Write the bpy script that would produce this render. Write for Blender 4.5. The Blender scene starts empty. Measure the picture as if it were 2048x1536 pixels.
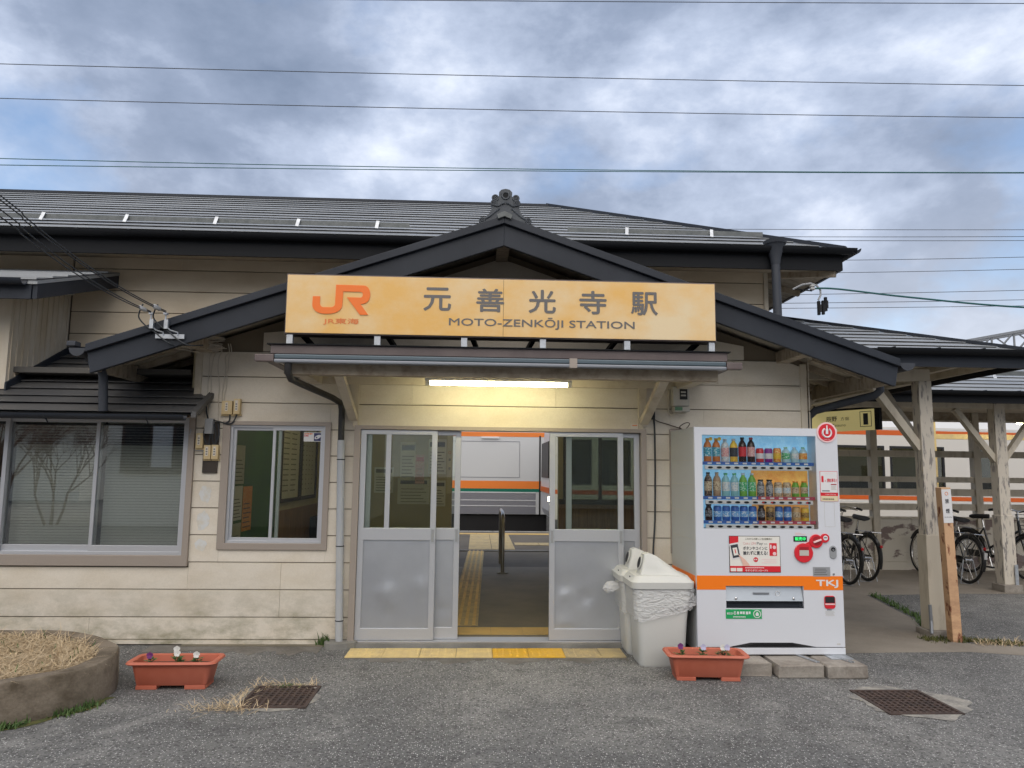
import bpy, bmesh, math, random
from mathutils import Vector, Matrix
R = math.radians
rnd = random.Random(7)
scene = bpy.context.scene
COL = scene.collection

# ------------------------------------------------------------------ camera, world, sun, exposure
cam_data = bpy.data.cameras.new("camera")
cam = bpy.data.objects.new("camera", cam_data); COL.objects.link(cam)
cam_data.sensor_width = 36.0
cam_data.lens = 36.0 * 1480.0 / 2048.0
cam_data.clip_start = 0.05; cam_data.clip_end = 2000
yaw, pitch, roll = R(2.563), R(6.67), R(0.651)
fw = Vector((math.sin(yaw)*math.cos(pitch), math.cos(yaw)*math.cos(pitch), math.sin(pitch)))
r0 = Vector((math.cos(yaw), -math.sin(yaw), 0)); u0 = r0.cross(fw)
rt = math.cos(roll)*r0 + math.sin(roll)*u0
up = -math.sin(roll)*r0 + math.cos(roll)*u0
cam.matrix_world = Matrix(((rt.x, up.x, -fw.x, 0), (rt.y, up.y, -fw.y, -6.7), (rt.z, up.z, -fw.z, 1.52), (0, 0, 0, 1)))
scene.camera = cam

world = bpy.data.worlds.new("World"); scene.world = world; world.use_nodes = True
SKY_A, SKY_B = (7.3, 2.2, -0.16), (2.1, 9.7, 1.84)
SUN_EL, SUN_AZ = 52.0, 190.0          # degrees; sun behind the photographer
def build_world():
    nt = world.node_tree; n = nt.nodes; l = nt.links; n.clear()
    out = n.new("ShaderNodeOutputWorld")
    sky = n.new("ShaderNodeTexSky"); sky.sky_type = 'NISHITA'; sky.sun_disc = False
    sky.sun_elevation = R(SUN_EL); sky.sun_rotation = R(SUN_AZ); sky.air_density = 1.0; sky.dust_density = 1.2
    bg1 = n.new("ShaderNodeBackground"); bg1.inputs[1].default_value = 0.10
    l.new(sky.outputs[0], bg1.inputs[0])
    tc = n.new("ShaderNodeTexCoord"); sep = n.new("ShaderNodeSeparateXYZ"); l.new(tc.outputs['Generated'], sep.inputs[0])
    def math_(op, a, b=None, clamp=False):
        m = n.new("ShaderNodeMath"); m.operation = op; m.use_clamp = clamp
        for i, v in enumerate((a, b)):
            if v is None: continue
            if isinstance(v, (int, float)): m.inputs[i].default_value = v
            else: l.new(v, m.inputs[i])
        return m.outputs[0]
    zc = math_('MAXIMUM', sep.outputs[2], 0.0)
    def noise(scale, detail, rough, dist, off):
        mp = n.new("ShaderNodeMapping"); l.new(tc.outputs['Generated'], mp.inputs[0]); mp.inputs['Location'].default_value = off
        mp.inputs['Scale'].default_value = (1.0, 1.0, 1.7)
        t = n.new("ShaderNodeTexNoise"); l.new(mp.outputs[0], t.inputs['Vector'])
        t.inputs['Scale'].default_value = scale; t.inputs['Detail'].default_value = detail
        t.inputs['Roughness'].default_value = rough; t.inputs['Distortion'].default_value = dist
        return t.outputs[0]
    n1 = noise(2.3, 10, 0.54, 0.05, SKY_A); n2 = noise(2.9, 11, 0.58, 0.05, SKY_B)
    def ramp(src, pts):
        r = n.new("ShaderNodeValToRGB"); l.new(src, r.inputs[0]); e = r.color_ramp.elements
        while len(e) < len(pts): e.new(0.5)
        for i, (p, c) in enumerate(pts): e[i].position = p; e[i].color = (*c, 1)
        return r.outputs[0]
    cov = ramp(n1, [(0.33, (0, 0, 0)), (0.46, (1, 1, 1))])
    tone = ramp(n2, [(0.32, (0.150, 0.192, 0.275)), (0.46, (0.225, 0.272, 0.37)), (0.56, (0.36, 0.415, 0.53)), (0.68, (0.62, 0.665, 0.76))])
    # brighter, paler cloud towards the horizon all the way round
    hor = math_('SUBTRACT', 1.0, math_('MULTIPLY', zc, 2.6), True)
    hor2 = math_('POWER', hor, 1.5)
    mix = n.new("ShaderNodeMix"); mix.data_type = 'RGBA'; l.new(math_('MULTIPLY', hor2, 0.9), mix.inputs[0])
    l.new(tone, mix.inputs[6]); mix.inputs[7].default_value = (0.64, 0.66, 0.70, 1)
    bg2 = n.new("ShaderNodeBackground"); bg2.inputs[1].default_value = 0.80; l.new(mix.outputs[2], bg2.inputs[0])
    ms = n.new("ShaderNodeMixShader"); l.new(cov, ms.inputs[0]); l.new(bg1.outputs[0], ms.inputs[1]); l.new(bg2.outputs[0], ms.inputs[2])
    l.new(ms.outputs[0], out.inputs[0])
build_world()

sun_data = bpy.data.lights.new("sun", 'SUN'); sun_data.energy = 1.5; sun_data.angle = R(80); sun_data.color = (1.0, 0.90, 0.77)
sun = bpy.data.objects.new("sun", sun_data); COL.objects.link(sun)
sd = Vector((math.sin(R(SUN_AZ))*math.cos(R(SUN_EL)), math.cos(R(SUN_AZ))*math.cos(R(SUN_EL)), math.sin(R(SUN_EL))))
sun.rotation_euler = sd.to_track_quat('Z', 'Y').to_euler(); sun.location = (0, -20, 20)

vs = scene.view_settings
vs.view_transform = 'Standard'; vs.look = 'None'; vs.gamma = 1.0; vs.use_curve_mapping = False
vs.exposure = 0.98
scene.render.engine = 'CYCLES'
scene.cycles.use_denoising = True
scene.cycles.use_adaptive_sampling = True; scene.cycles.adaptive_threshold = 0.02
scene.cycles.max_bounces = 6; scene.cycles.diffuse_bounces = 3; scene.cycles.transparent_max_bounces = 16; scene.cycles.glossy_bounces = 3
scene.cycles.sample_clamp_indirect = 6.0

# ------------------------------------------------------------------ materials
MATS = {}
def mat(name, col, rough=0.6, metal=0.0, col2=None, nscale=6.0, stretch=(1, 1, 1), lo=0.4, hi=0.65, fine=0.0, fscale=120.0,
        bump=0.0, bscale=40.0, bstretch=None, emit=None, estr=0.0, rnd_v=0.0, coat=0.0, spec=0.5, alpha=None, trans=0.0, detail=5.0, dirt=None):
    """principled surface; col2 appears in noise patches between lo and hi; fine = fine value noise; rnd_v = value change per object;
    dirt = (colour, z_low, z_high, amount) a grime band by height in object space, broken by noise"""
    m = bpy.data.materials.new(name); m.use_nodes = True; MATS[name] = m
    nt = m.node_tree; n = nt.nodes; l = nt.links; n.clear()
    out = n.new("ShaderNodeOutputMaterial"); b = n.new("ShaderNodeBsdfPrincipled"); l.new(b.outputs[0], out.inputs[0])
    b.inputs['Roughness'].default_value = rough; b.inputs['Metallic'].default_value = metal
    b.inputs['Coat Weight'].default_value = coat; b.inputs['Specular IOR Level'].default_value = spec
    b.inputs['Transmission Weight'].default_value = trans
    tc = n.new("ShaderNodeTexCoord")
    def mapped(st):
        mp = n.new("ShaderNodeMapping"); l.new(tc.outputs['Object'], mp.inputs[0]); mp.inputs['Scale'].default_value = st; return mp.outputs[0]
    def noise(vec, s, d=detail, rg=0.6):
        t = n.new("ShaderNodeTexNoise"); l.new(vec, t.inputs['Vector']); t.inputs['Scale'].default_value = s
        t.inputs['Detail'].default_value = d; t.inputs['Roughness'].default_value = rg; return t.outputs[0]
    def mixc(fac, a, bb, blend='MIX'):
        x = n.new("ShaderNodeMix"); x.data_type = 'RGBA'; x.blend_type = blend
        if isinstance(fac, float): x.inputs[0].default_value = fac
        else: l.new(fac, x.inputs[0])
        for i, v in ((6, a), (7, bb)):
            if isinstance(v, tuple): x.inputs[i].default_value = (*v[:3], 1)
            else: l.new(v, x.inputs[i])
        return x.outputs[2]
    def rng(src, a, c):
        r = n.new("ShaderNodeMapRange"); l.new(src, r.inputs[0]); r.inputs[1].default_value = a; r.inputs[2].default_value = c
        return r.outputs[0]
    vec = mapped(stretch); cur = tuple(col)
    if col2 is not None:
        cur = mixc(rng(noise(vec, nscale), lo, hi), tuple(col), tuple(col2))
    if dirt is not None:
        dc, z0, z1, amt = dirt
        s = n.new("ShaderNodeSeparateXYZ"); l.new(tc.outputs['Object'], s.inputs[0])
        band = rng(s.outputs[2], z1, z0); nn = rng(noise(mapped((1.2, 1, 2.2)), 3.0, 8.0, 0.7), 0.42, 0.68)
        mu = n.new("ShaderNodeMath"); mu.operation = 'MULTIPLY'; l.new(band, mu.inputs[0]); l.new(nn, mu.inputs[1])
        mu2 = n.new("ShaderNodeMath"); mu2.operation = 'MULTIPLY'; l.new(mu.outputs[0], mu2.inputs[0]); mu2.inputs[1].default_value = amt
        cur = mixc(mu2.outputs[0], cur, tuple(dc))
    if fine > 0:
        f = noise(mapped((1, 1, 1)), fscale, 2.0)
        fr = n.new("ShaderNodeMapRange"); l.new(f, fr.inputs[0]); fr.inputs[1].default_value = 0.25; fr.inputs[2].default_value = 0.75
        fr.inputs[3].default_value = 1 - fine; fr.inputs[4].default_value = 1 + fine
        hs = n.new("ShaderNodeHueSaturation"); l.new(fr.outputs[0], hs.inputs['Value'])
        if isinstance(cur, tuple): hs.inputs['Color'].default_value = (*cur, 1)
        else: l.new(cur, hs.inputs['Color'])
        cur = hs.outputs[0]
    if rnd_v > 0:
        oi = n.new("ShaderNodeObjectInfo"); rr = n.new("ShaderNodeMapRange"); l.new(oi.outputs['Random'], rr.inputs[0])
        rr.inputs[3].default_value = 1 - rnd_v; rr.inputs[4].default_value = 1 + rnd_v
        hs = n.new("ShaderNodeHueSaturation"); l.new(rr.outputs[0], hs.inputs['Value'])
        if isinstance(cur, tuple): hs.inputs['Color'].default_value = (*cur, 1)
        else: l.new(cur, hs.inputs['Color'])
        cur = hs.outputs[0]
    if isinstance(cur, tuple): b.inputs['Base Color'].default_value = (*cur, 1)
    else: l.new(cur, b.inputs['Base Color'])
    if bump > 0:
        bp = n.new("ShaderNodeBump"); bp.inputs['Strength'].default_value = bump; bp.inputs['Distance'].default_value = 0.01
        l.new(noise(mapped(bstretch or stretch), bscale, 4.0), bp.inputs['Height']); l.new(bp.outputs[0], b.inputs['Normal'])
    if emit is not None:
        b.inputs['Emission Color'].default_value = (*emit, 1); b.inputs['Emission Strength'].default_value = estr
    if alpha is not None: b.inputs['Alpha'].default_value = alpha
    return m

def glass(name, tint=(0.9, 0.95, 0.93), ior=1.5, rough=0.0, boost=0.0):
    m = bpy.data.materials.new(name); m.use_nodes = True; MATS[name] = m
    nt = m.node_tree; n = nt.nodes; l = nt.links; n.clear()
    out = n.new("ShaderNodeOutputMaterial"); ms = n.new("ShaderNodeMixShader"); fr = n.new("ShaderNodeFresnel"); fr.inputs[0].default_value = ior
    t = n.new("ShaderNodeBsdfTransparent"); t.inputs[0].default_value = (*tint, 1)
    g = n.new("ShaderNodeBsdfGlossy"); g.inputs[0].default_value = (1, 1, 1, 1); g.inputs['Roughness'].default_value = rough
    ad = n.new("ShaderNodeMath"); ad.operation = 'ADD'; ad.use_clamp = True; l.new(fr.outputs[0], ad.inputs[0]); ad.inputs[1].default_value = boost
    l.new(ad.outputs[0], ms.inputs[0]); l.new(t.outputs[0], ms.inputs[1]); l.new(g.outputs[0], ms.inputs[2]); l.new(ms.outputs[0], out.inputs[0])
    return m

def asphalt(name, base, light, speck, dark):
    m = bpy.data.materials.new(name); m.use_nodes = True; MATS[name] = m
    nt = m.node_tree; n = nt.nodes; l = nt.links
    b = n['Principled BSDF']; b.inputs['Roughness'].default_value = 0.9; b.inputs['Specular IOR Level'].default_value = 0.25
    tc = n.new("ShaderNodeTexCoord")
    def tex(kind, s, **k):
        t = n.new(kind); l.new(tc.outputs['Object'], t.inputs['Vector']); t.inputs['Scale'].default_value = s
        for kk, v in k.items(): t.inputs[kk].default_value = v
        return t
    def mixc(fac, a, c):
        x = n.new("ShaderNodeMix"); x.data_type = 'RGBA'; l.new(fac, x.inputs[0])
        for i, v in ((6, a), (7, c)):
            if isinstance(v, tuple): x.inputs[i].default_value = (*v, 1)
            else: l.new(v, x.inputs[i])
        return x.outputs[2]
    def rng(src, a, c, d=0.0, e=1.0):
        r = n.new("ShaderNodeMapRange"); l.new(src, r.inputs[0]); r.inputs[1].default_value = a; r.inputs[2].default_value = c
        r.inputs[3].default_value = d; r.inputs[4].default_value = e; return r.outputs[0]
    big = tex("ShaderNodeTexNoise", 0.55, Detail=5.0, Roughness=0.6, Distortion=0.4).outputs[0]
    mid = tex("ShaderNodeTexNoise", 3.2, Detail=6.0, Roughness=0.7).outputs[0]
    c1 = mixc(rng(big, 0.44, 0.60), base, light)
    c1 = mixc(rng(mid, 0.50, 0.68, 0, 0.75), c1, dark)
    big2 = tex("ShaderNodeTexNoise", 1.3, Detail=7.0, Roughness=0.65, Distortion=0.8).outputs[0]
    c1 = mixc(rng(big2, 0.56, 0.70, 0, 0.8), c1, tuple(x*1.25 for x in light))
    v = tex("ShaderNodeTexVoronoi", 88.0); v2 = tex("ShaderNodeTexVoronoi", 150.0)
    sx = n.new("ShaderNodeSeparateColor"); l.new(v.outputs['Color'], sx.inputs[0])
    sx2 = n.new("ShaderNodeSeparateColor"); l.new(v2.outputs['Color'], sx2.inputs[0])
    def chip(vo, sp, thr, rad):
        a = rng(sp.outputs[0], thr, thr+0.02); d = rng(vo.outputs['Distance'], rad, rad*0.6)
        mu = n.new("ShaderNodeMath"); mu.operation = 'MULTIPLY'; l.new(a, mu.inputs[0]); l.new(d, mu.inputs[1]); return mu.outputs[0]
    c2 = mixc(chip(v2, sx2, 0.55, 0.42), c1, tuple(x*1.7 for x in base))
    c3 = mixc(chip(v, sx, 0.66, 0.36), c2, speck)
    dk = rng(sx.outputs[1], 0.78, 0.8)
    mu = n.new("ShaderNodeMath"); mu.operation = 'MULTIPLY'; l.new(dk, mu.inputs[0]); mu.inputs[1].default_value = 0.6
    c4 = mixc(mu.outputs[0], c3, tuple(x*0.5 for x in dark))
    l.new(c4, b.inputs['Base Color'])
    bp = n.new("ShaderNodeBump"); bp.inputs['Strength'].default_value = 0.6; bp.inputs['Distance'].default_value = 0.006
    inv = rng(v.outputs['Distance'], 0.0, 0.6, 1.0, 0.0); l.new(inv, bp.inputs['Height']); l.new(bp.outputs[0], b.inputs['Normal'])
    return m

asphalt('asphalt', (0.128, 0.128, 0.126), (0.195, 0.193, 0.184), (0.62, 0.61, 0.59), (0.082, 0.081, 0.079))
asphalt('road_asphalt', (0.13, 0.13, 0.13), (0.18, 0.18, 0.175), (0.33, 0.33, 0.32), (0.08, 0.08, 0.08))
mat('siding', (0.665, 0.612, 0.52), 0.75, col2=(0.605, 0.54, 0.435), nscale=2.2, stretch=(1, 1, 2), lo=0.42, hi=0.7, fine=0.05, fscale=90,
    bump=0.10, bscale=26, bstretch=(1, 1, 14), rnd_v=0.035, dirt=((0.20, 0.185, 0.105), 0.02, 0.60, 0.85))
mat('siding_warm', (0.66, 0.565, 0.425), 0.75, col2=(0.54, 0.44, 0.31), nscale=1.6, stretch=(1, 1, 2.5), lo=0.42, hi=0.75, fine=0.04, fscale=90,
    bump=0.10, bscale=26, bstretch=(1, 1, 14), rnd_v=0.04)
mat('pale_paint', (0.60, 0.61, 0.60), 0.8, col2=(0.585, 0.55, 0.47), nscale=18, lo=.42, hi=.62)
mat('siding_back', (0.17, 0.14, 0.10), 0.9)
mat('ribbed_sheet', (0.66, 0.60, 0.50), 0.6, col2=(0.55, 0.46, 0.33), nscale=2.0, stretch=(2, 2, 0.6), fine=0.03)
mat('trim_wood', (0.55, 0.49, 0.39), 0.75, col2=(0.42, 0.35, 0.25), nscale=7, stretch=(1, 1, 1), lo=0.5, hi=0.75, bump=0.15, bscale=60)
mat('old_wood', (0.40, 0.335, 0.25), 0.85, col2=(0.22, 0.17, 0.12), nscale=9, stretch=(1, 2.5, 1), lo=0.45, hi=0.72, bump=0.2, bscale=50)
mat('peeling_wood', (0.56, 0.51, 0.43), 0.85, col2=(0.24, 0.22, 0.205), nscale=13, stretch=(2.2, 2.2, 0.45), lo=0.53, hi=0.60, bump=0.35, bscale=30, detail=10)
mat('cream_post', (0.52, 0.47, 0.38), 0.8, col2=(0.36, 0.31, 0.24), nscale=5, stretch=(2, 2, .6), lo=0.5, hi=0.75, bump=0.15, bscale=40)
mat('peeling_board', (0.56, 0.52, 0.44), 0.85, col2=(0.20, 0.155, 0.14), nscale=2.1, stretch=(0.8, 1, 1.6), lo=0.53, hi=0.565, bump=0.3, bscale=30, detail=9)
mat('dark_metal', (0.020, 0.024, 0.032), 0.45, col2=(0.029, 0.034, 0.044), nscale=1.5, fine=0.06, spec=0.25)
mat('roof_metal', (0.255, 0.268, 0.278), 0.40, metal=0.2, col2=(0.30, 0.312, 0.32), nscale=0.7, stretch=(1, 1, 1), fine=0.05, rnd_v=0.07)
mat('roof_metal_dark', (0.075, 0.076, 0.078), 0.5, metal=0.15, col2=(0.10, 0.098, 0.094), nscale=1.5, fine=0.06, rnd_v=0.06)
mat('gutter_dark', (0.011, 0.012, 0.014), 0.55, fine=0.05, spec=0.15)
mat('tile_clay', (0.040, 0.047, 0.058), 0.55, col2=(0.06, 0.07, 0.08), nscale=12, bump=0.15, bscale=60)
mat('brown_metal', (0.095, 0.072, 0.070), 0.5, col2=(0.125, 0.097, 0.092), nscale=3, fine=0.05)
mat('blue_grey_metal', (0.085, 0.115, 0.135), 0.35, metal=0.3)
mat('pale_gutter', (0.21, 0.225, 0.25), 0.35, metal=0.3)
mat('galvanised', (0.50, 0.53, 0.56), 0.42, metal=0.6, col2=(0.40, 0.42, 0.45), nscale=20)
mat('guard_strip', (0.13, 0.14, 0.14), 0.55, metal=0.2, col2=(0.09, 0.10, 0.10), nscale=14)
mat('aluminium', (0.50, 0.515, 0.545), 0.38, metal=0.45, fine=0.03, bump=0.02)
mat('door_panel', (0.42, 0.44, 0.475), 0.30, metal=0.55, col2=(0.50, 0.525, 0.56), nscale=1.2, bump=0.10, bscale=4.5)
mat('frame_brown', (0.33, 0.285, 0.245), 0.5, metal=0.2, fine=0.04)
mat('pipe_grey', (0.36, 0.385, 0.42), 0.5, col2=(0.42, 0.43, 0.43), nscale=6, stretch=(1, 1, .3))
mat('pipe_dark', (0.022, 0.021, 0.021), 0.45)
mat('pipe_slate', (0.045, 0.05, 0.060), 0.5, spec=.3)
mat('black', (0.012, 0.012, 0.013), 0.6)
mat('rubber', (0.015, 0.015, 0.016), 0.7)
mat('chrome', (0.62, 0.62, 0.62), 0.22, metal=1.0)
mat('stainless', (0.42, 0.40, 0.36), 0.28, metal=1.0)
mat('sign_face', (0.74, 0.435, 0.12), 0.45, col2=(0.73, 0.585, 0.36), nscale=1.0, stretch=(1.2, 1, 1.6), lo=0.40, hi=0.66, fine=0.02)
mat('sign_face_pale', (0.57, 0.46, 0.32), 0.45, col2=(0.58, 0.40, 0.19), nscale=1.1, stretch=(1.2, 1, 1.6), lo=0.55, hi=0.75)
mat('logo_orange', (0.83, 0.17, 0.012), 0.45)
mat('faded_orange', (0.72, 0.20, 0.05), 0.5)
mat('sign_grey', (0.125, 0.12, 0.118), 0.5)
mat('vend_white', (0.61, 0.63, 0.67), 0.32, coat=0.2, fine=0.01)
mat('vend_side', (0.43, 0.445, 0.44), 0.38, coat=0.1)
mat('vend_orange', (0.86, 0.19, 0.004), 0.4)
mat('white_print', (0.68, 0.68, 0.68), 0.5)
mat('red', (0.62, 0.018, 0.03), 0.35, coat=0.2)
mat('red_dark', (0.32, 0.012, 0.02), 0.4)
mat('pale_pink', (0.80, 0.55, 0.55), 0.5)
mat('green_print', (0.012, 0.33, 0.10), 0.4)
mat('ink', (0.03, 0.035, 0.045), 0.6)
mat('ink_brown', (0.09, 0.075, 0.03), 0.6)
mat('paper', (0.72, 0.70, 0.64), 0.7, fine=0.03)
mat('paper_dim', (0.55, 0.53, 0.44), 0.7, col2=(0.48, 0.46, 0.38), nscale=8)
mat('cream_label', (0.66, 0.58, 0.38), 0.6)
mat('led_green', (0.02, 0.3, 0.06), 0.4, emit=(0.05, 0.85, 0.2), estr=0.7)
mat('led_black', (0.004, 0.02, 0.01), 0.3)
mat('grey_plate', (0.36, 0.37, 0.38), 0.4, metal=0.4)
mat('clear_flap', (0.42, 0.46, 0.50), 0.25, metal=0.2)
mat('bin_grey', (0.56, 0.565, 0.535), 0.45, fine=0.02)
mat('terracotta', (0.44, 0.112, 0.062), 0.55, col2=(0.49, 0.14, 0.085), nscale=4)
mat('soil', (0.035, 0.026, 0.018), 0.95, bump=0.6, bscale=50)
mat('rust', (0.070, 0.045, 0.036), 0.85, col2=(0.040, 0.028, 0.024), nscale=10, bump=0.25, bscale=60)
mat('pit', (0.02, 0.018, 0.016), 0.95)
mat('block_concrete', (0.30, 0.275, 0.24), 0.92, col2=(0.19, 0.165, 0.14), nscale=6, fine=0.12, fscale=60, bump=0.4, bscale=50)
mat('curb_concrete', (0.19, 0.155, 0.115), 0.95, col2=(0.075, 0.057, 0.036), nscale=4, stretch=(1, 1, 1.3), lo=0.42, hi=0.66, fine=0.15, fscale=70, bump=0.5, bscale=40)
mat('path_concrete', (0.255, 0.225, 0.185), 0.92, col2=(0.19, 0.165, 0.135), nscale=1.3, fine=0.08, fscale=60, bump=0.2, bscale=60)
mat('hall_floor', (0.19, 0.165, 0.12), 0.7, col2=(0.14, 0.125, 0.09), nscale=1.5, fine=0.07, fscale=50)
mat('sill_concrete', (0.24, 0.235, 0.215), 0.85, col2=(0.17, 0.165, 0.15), nscale=3, fine=0.08)
mat('mortar_patch', (0.30, 0.285, 0.25), 0.95, col2=(0.17, 0.165, 0.155), nscale=9, fine=0.2, fscale=50, bump=0.4, bscale=50)
mat('platform_asphalt', (0.125, 0.11, 0.088), 0.9, col2=(0.095, 0.085, 0.07), nscale=1.5, fine=0.1)
mat('tactile_faded', (0.64, 0.49, 0.215), 0.75, col2=(0.52, 0.40, 0.20), nscale=6, fine=0.06, rnd_v=0.05)
mat('tactile_new', (0.68, 0.39, 0.022), 0.6, col2=(0.62, 0.37, 0.05), nscale=6)
mat('tactile_worn', (0.46, 0.355, 0.175), 0.8, col2=(0.33, 0.27, 0.16), nscale=7, fine=0.08)
mat('tactile_in', (0.60, 0.40, 0.12), 0.65, col2=(0.48, 0.33, 0.12), nscale=3, rnd_v=0.05)
mat('ballast', (0.10, 0.085, 0.07), 0.95, fine=0.3, fscale=14, bump=0.8, bscale=12)
mat('steel_rail', (0.12, 0.09, 0.075), 0.5, metal=0.5)
mat('train_steel', (0.56, 0.57, 0.575), 0.38, metal=0.15, fine=0.01)
mat('train_steel_dark', (0.33, 0.335, 0.38), 0.28, metal=0.6)
mat('train_white', (0.62, 0.63, 0.64), 0.4)
mat('train_orange', (0.55, 0.10, 0.01), 0.4)
mat('train_orange2', (0.74, 0.20, 0.03), 0.4)
mat('train_green', (0.0, 0.135, 0.085), 0.4)
mat('train_black', (0.006, 0.006, 0.007), 0.5)
mat('train_seat', (0.10, 0.07, 0.05), 0.8)
mat('train_inside', (0.45, 0.43, 0.36), 0.7)
mat('train_lamp', (1, 1, 1), 0.5, emit=(1.0, 0.86, 0.55), estr=1.6)
mat('headlight', (1, 1, 1), 0.5, emit=(1.0, 0.9, 0.6), estr=7.0)
mat('tube_lamp', (1, 1, 1), 0.5, emit=(1.0, 0.90, 0.52), estr=24.0)
mat('hall_lamp', (1, 1, 1), 0.5, emit=(1.0, 0.86, 0.48), estr=22.0)
mat('lamp_case', (0.70, 0.70, 0.66), 0.45)
mat('hall_wall', (0.52, 0.45, 0.28), 0.75, col2=(0.44, 0.38, 0.24), nscale=1.5)
mat('green_panel', (0.06, 0.16, 0.055), 0.6, col2=(0.045, 0.12, 0.045), nscale=2)
mat('wainscot', (0.27, 0.15, 0.06), 0.55, col2=(0.18, 0.095, 0.035), nscale=5, stretch=(6, 6, .4), bump=0.1)
mat('dark_timber', (0.035, 0.025, 0.018), 0.6)
mat('bench_wood', (0.12, 0.075, 0.04), 0.45, col2=(0.08, 0.05, 0.03), nscale=6)
mat('office_dark', (0.10, 0.095, 0.085), 0.9)
mat('blind', (0.66, 0.64, 0.58), 0.5, metal=0.1)
mat('yellow_sign', (0.66, 0.55, 0.22), 0.5, emit=(0.9, 0.78, 0.35), estr=0.12)
mat('wire', (0.03, 0.035, 0.04), 0.6)
mat('wire_green', (0.02, 0.10, 0.10), 0.55)
mat('cable_white', (0.55, 0.50, 0.42), 0.7)
mat('porcelain', (0.42, 0.42, 0.41), 0.3)
mat('beige_box', (0.62, 0.49, 0.27), 0.55, col2=(0.55, 0.42, 0.22), nscale=8)
mat('grey_box', (0.30, 0.31, 0.32), 0.5)
mat('meter_grey', (0.47, 0.45, 0.40), 0.5)
mat('meter_green', (0.10, 0.22, 0.12), 0.4)
mat('white_plate', (0.66, 0.62, 0.56), 0.5)
mat('navy', (0.02, 0.025, 0.11), 0.5)
mat('rusty_paint', (0.56, 0.35, 0.20), 0.75, col2=(0.19, 0.065, 0.03), nscale=9, stretch=(1.5, 1.5, 0.7), lo=0.57, hi=0.62, bump=0.3, bscale=40, detail=9, dirt=((0.14, 0.05, 0.03), -0.1, 0.9, 1.0))
mat('dry_grass', (0.46, 0.34, 0.20), 0.9, col2=(0.60, 0.49, 0.33), nscale=30)
mat('straw_base', (0.27, 0.19, 0.10), 0.95, col2=(0.36, 0.27, 0.15), nscale=14, bump=0.6, bscale=60)
mat('weed', (0.045, 0.10, 0.022), 0.75, col2=(0.09, 0.14, 0.035), nscale=30)
mat('moss', (0.05, 0.065, 0.015), 0.95, col2=(0.11, 0.10, 0.03), nscale=25)
mat('petal_white', (0.72, 0.72, 0.68), 0.7)
mat('petal_purple', (0.16, 0.03, 0.16), 0.7)
mat('petal_lilac', (0.50, 0.50, 0.68), 0.7)
mat('bike_black', (0.012, 0.013, 0.014), 0.35, coat=0.3)
mat('bike_red', (0.45, 0.01, 0.015), 0.3)
mat('house_wall', (0.75, 0.71, 0.62), 0.8)
mat('house_brown', (0.07, 0.045, 0.035), 0.7)
mat('curtain', (0.55, 0.55, 0.54), 0.8)
mat('banner_red', (0.55, 0.015, 0.03), 0.7)
mat('bark', (0.20, 0.13, 0.09), 0.9)
mat('hedge', (0.05, 0.075, 0.03), 0.9, col2=(0.03, 0.045, 0.02), nscale=12)
mat('gantry_steel', (0.27, 0.28, 0.29), 0.6, metal=0.4)
mat('skin_print', (0.72, 0.45, 0.36), 0.6)
mat('ice_back', (0.10, 0.36, 0.62), 0.5, col2=(0.45, 0.68, 0.80), nscale=9, stretch=(1.3, 1, 1), lo=0.42, hi=0.7, emit=(0.25, 0.5, 0.7), estr=0.3)
mat('orange_back', (0.66, 0.24, 0.04), 0.5, col2=(0.82, 0.58, 0.14), nscale=6, lo=0.42, hi=0.62, emit=(0.8, 0.42, 0.12), estr=0.18)
mat('price_blue', (0.03, 0.12, 0.42), 0.5)
mat('price_red', (0.42, 0.05, 0.09), 0.5)
glass('pane', (0.88, 0.91, 0.87), 1.42, 0.0, 0.0)
glass('pane_office', (0.90, 0.93, 0.92), 1.52, 0.012, 0.12)
glass('pane_train', (0.45, 0.48, 0.44), 1.5, 0.0, 0.03)
glass('pane_vend', (0.97, 0.98, 0.98), 1.35)

def plastic_bag():
    m = bpy.data.materials.new('plastic_bag'); m.use_nodes = True; MATS['plastic_bag'] = m
    nt = m.node_tree; n = nt.nodes; l = nt.links; n.clear()
    out = n.new("ShaderNodeOutputMaterial"); ms = n.new("ShaderNodeMixShader"); ms.inputs[0].default_value = 0.40
    t = n.new("ShaderNodeBsdfTransparent"); b = n.new("ShaderNodeBsdfPrincipled")
    b.inputs['Base Color'].default_value = (0.88, 0.89, 0.89, 1); b.inputs['Roughness'].default_value = 0.3
    tc = n.new("ShaderNodeTexCoord"); mp = n.new("ShaderNodeMapping"); l.new(tc.outputs['Object'], mp.inputs[0]); mp.inputs['Scale'].default_value = (1, 1, 2.2)
    tx = n.new("ShaderNodeTexNoise"); l.new(mp.outputs[0], tx.inputs['Vector']); tx.inputs['Scale'].default_value = 14; tx.inputs['Detail'].default_value = 3; tx.inputs['Distortion'].default_value = 1.5
    bp = n.new("ShaderNodeBump"); bp.inputs['Strength'].default_value = 1.0; bp.inputs['Distance'].default_value = 0.03
    l.new(tx.outputs[0], bp.inputs['Height']); l.new(bp.outputs[0], b.inputs['Normal'])
    l.new(t.outputs[0], ms.inputs[1]); l.new(b.outputs[0], ms.inputs[2]); l.new(ms.outputs[0], out.inputs[0])
plastic_bag()

for k_ in ('led_green', 'ice_back', 'orange_back', 'yellow_sign'): MATS[k_].cycles.emission_sampling = 'NONE'

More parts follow.
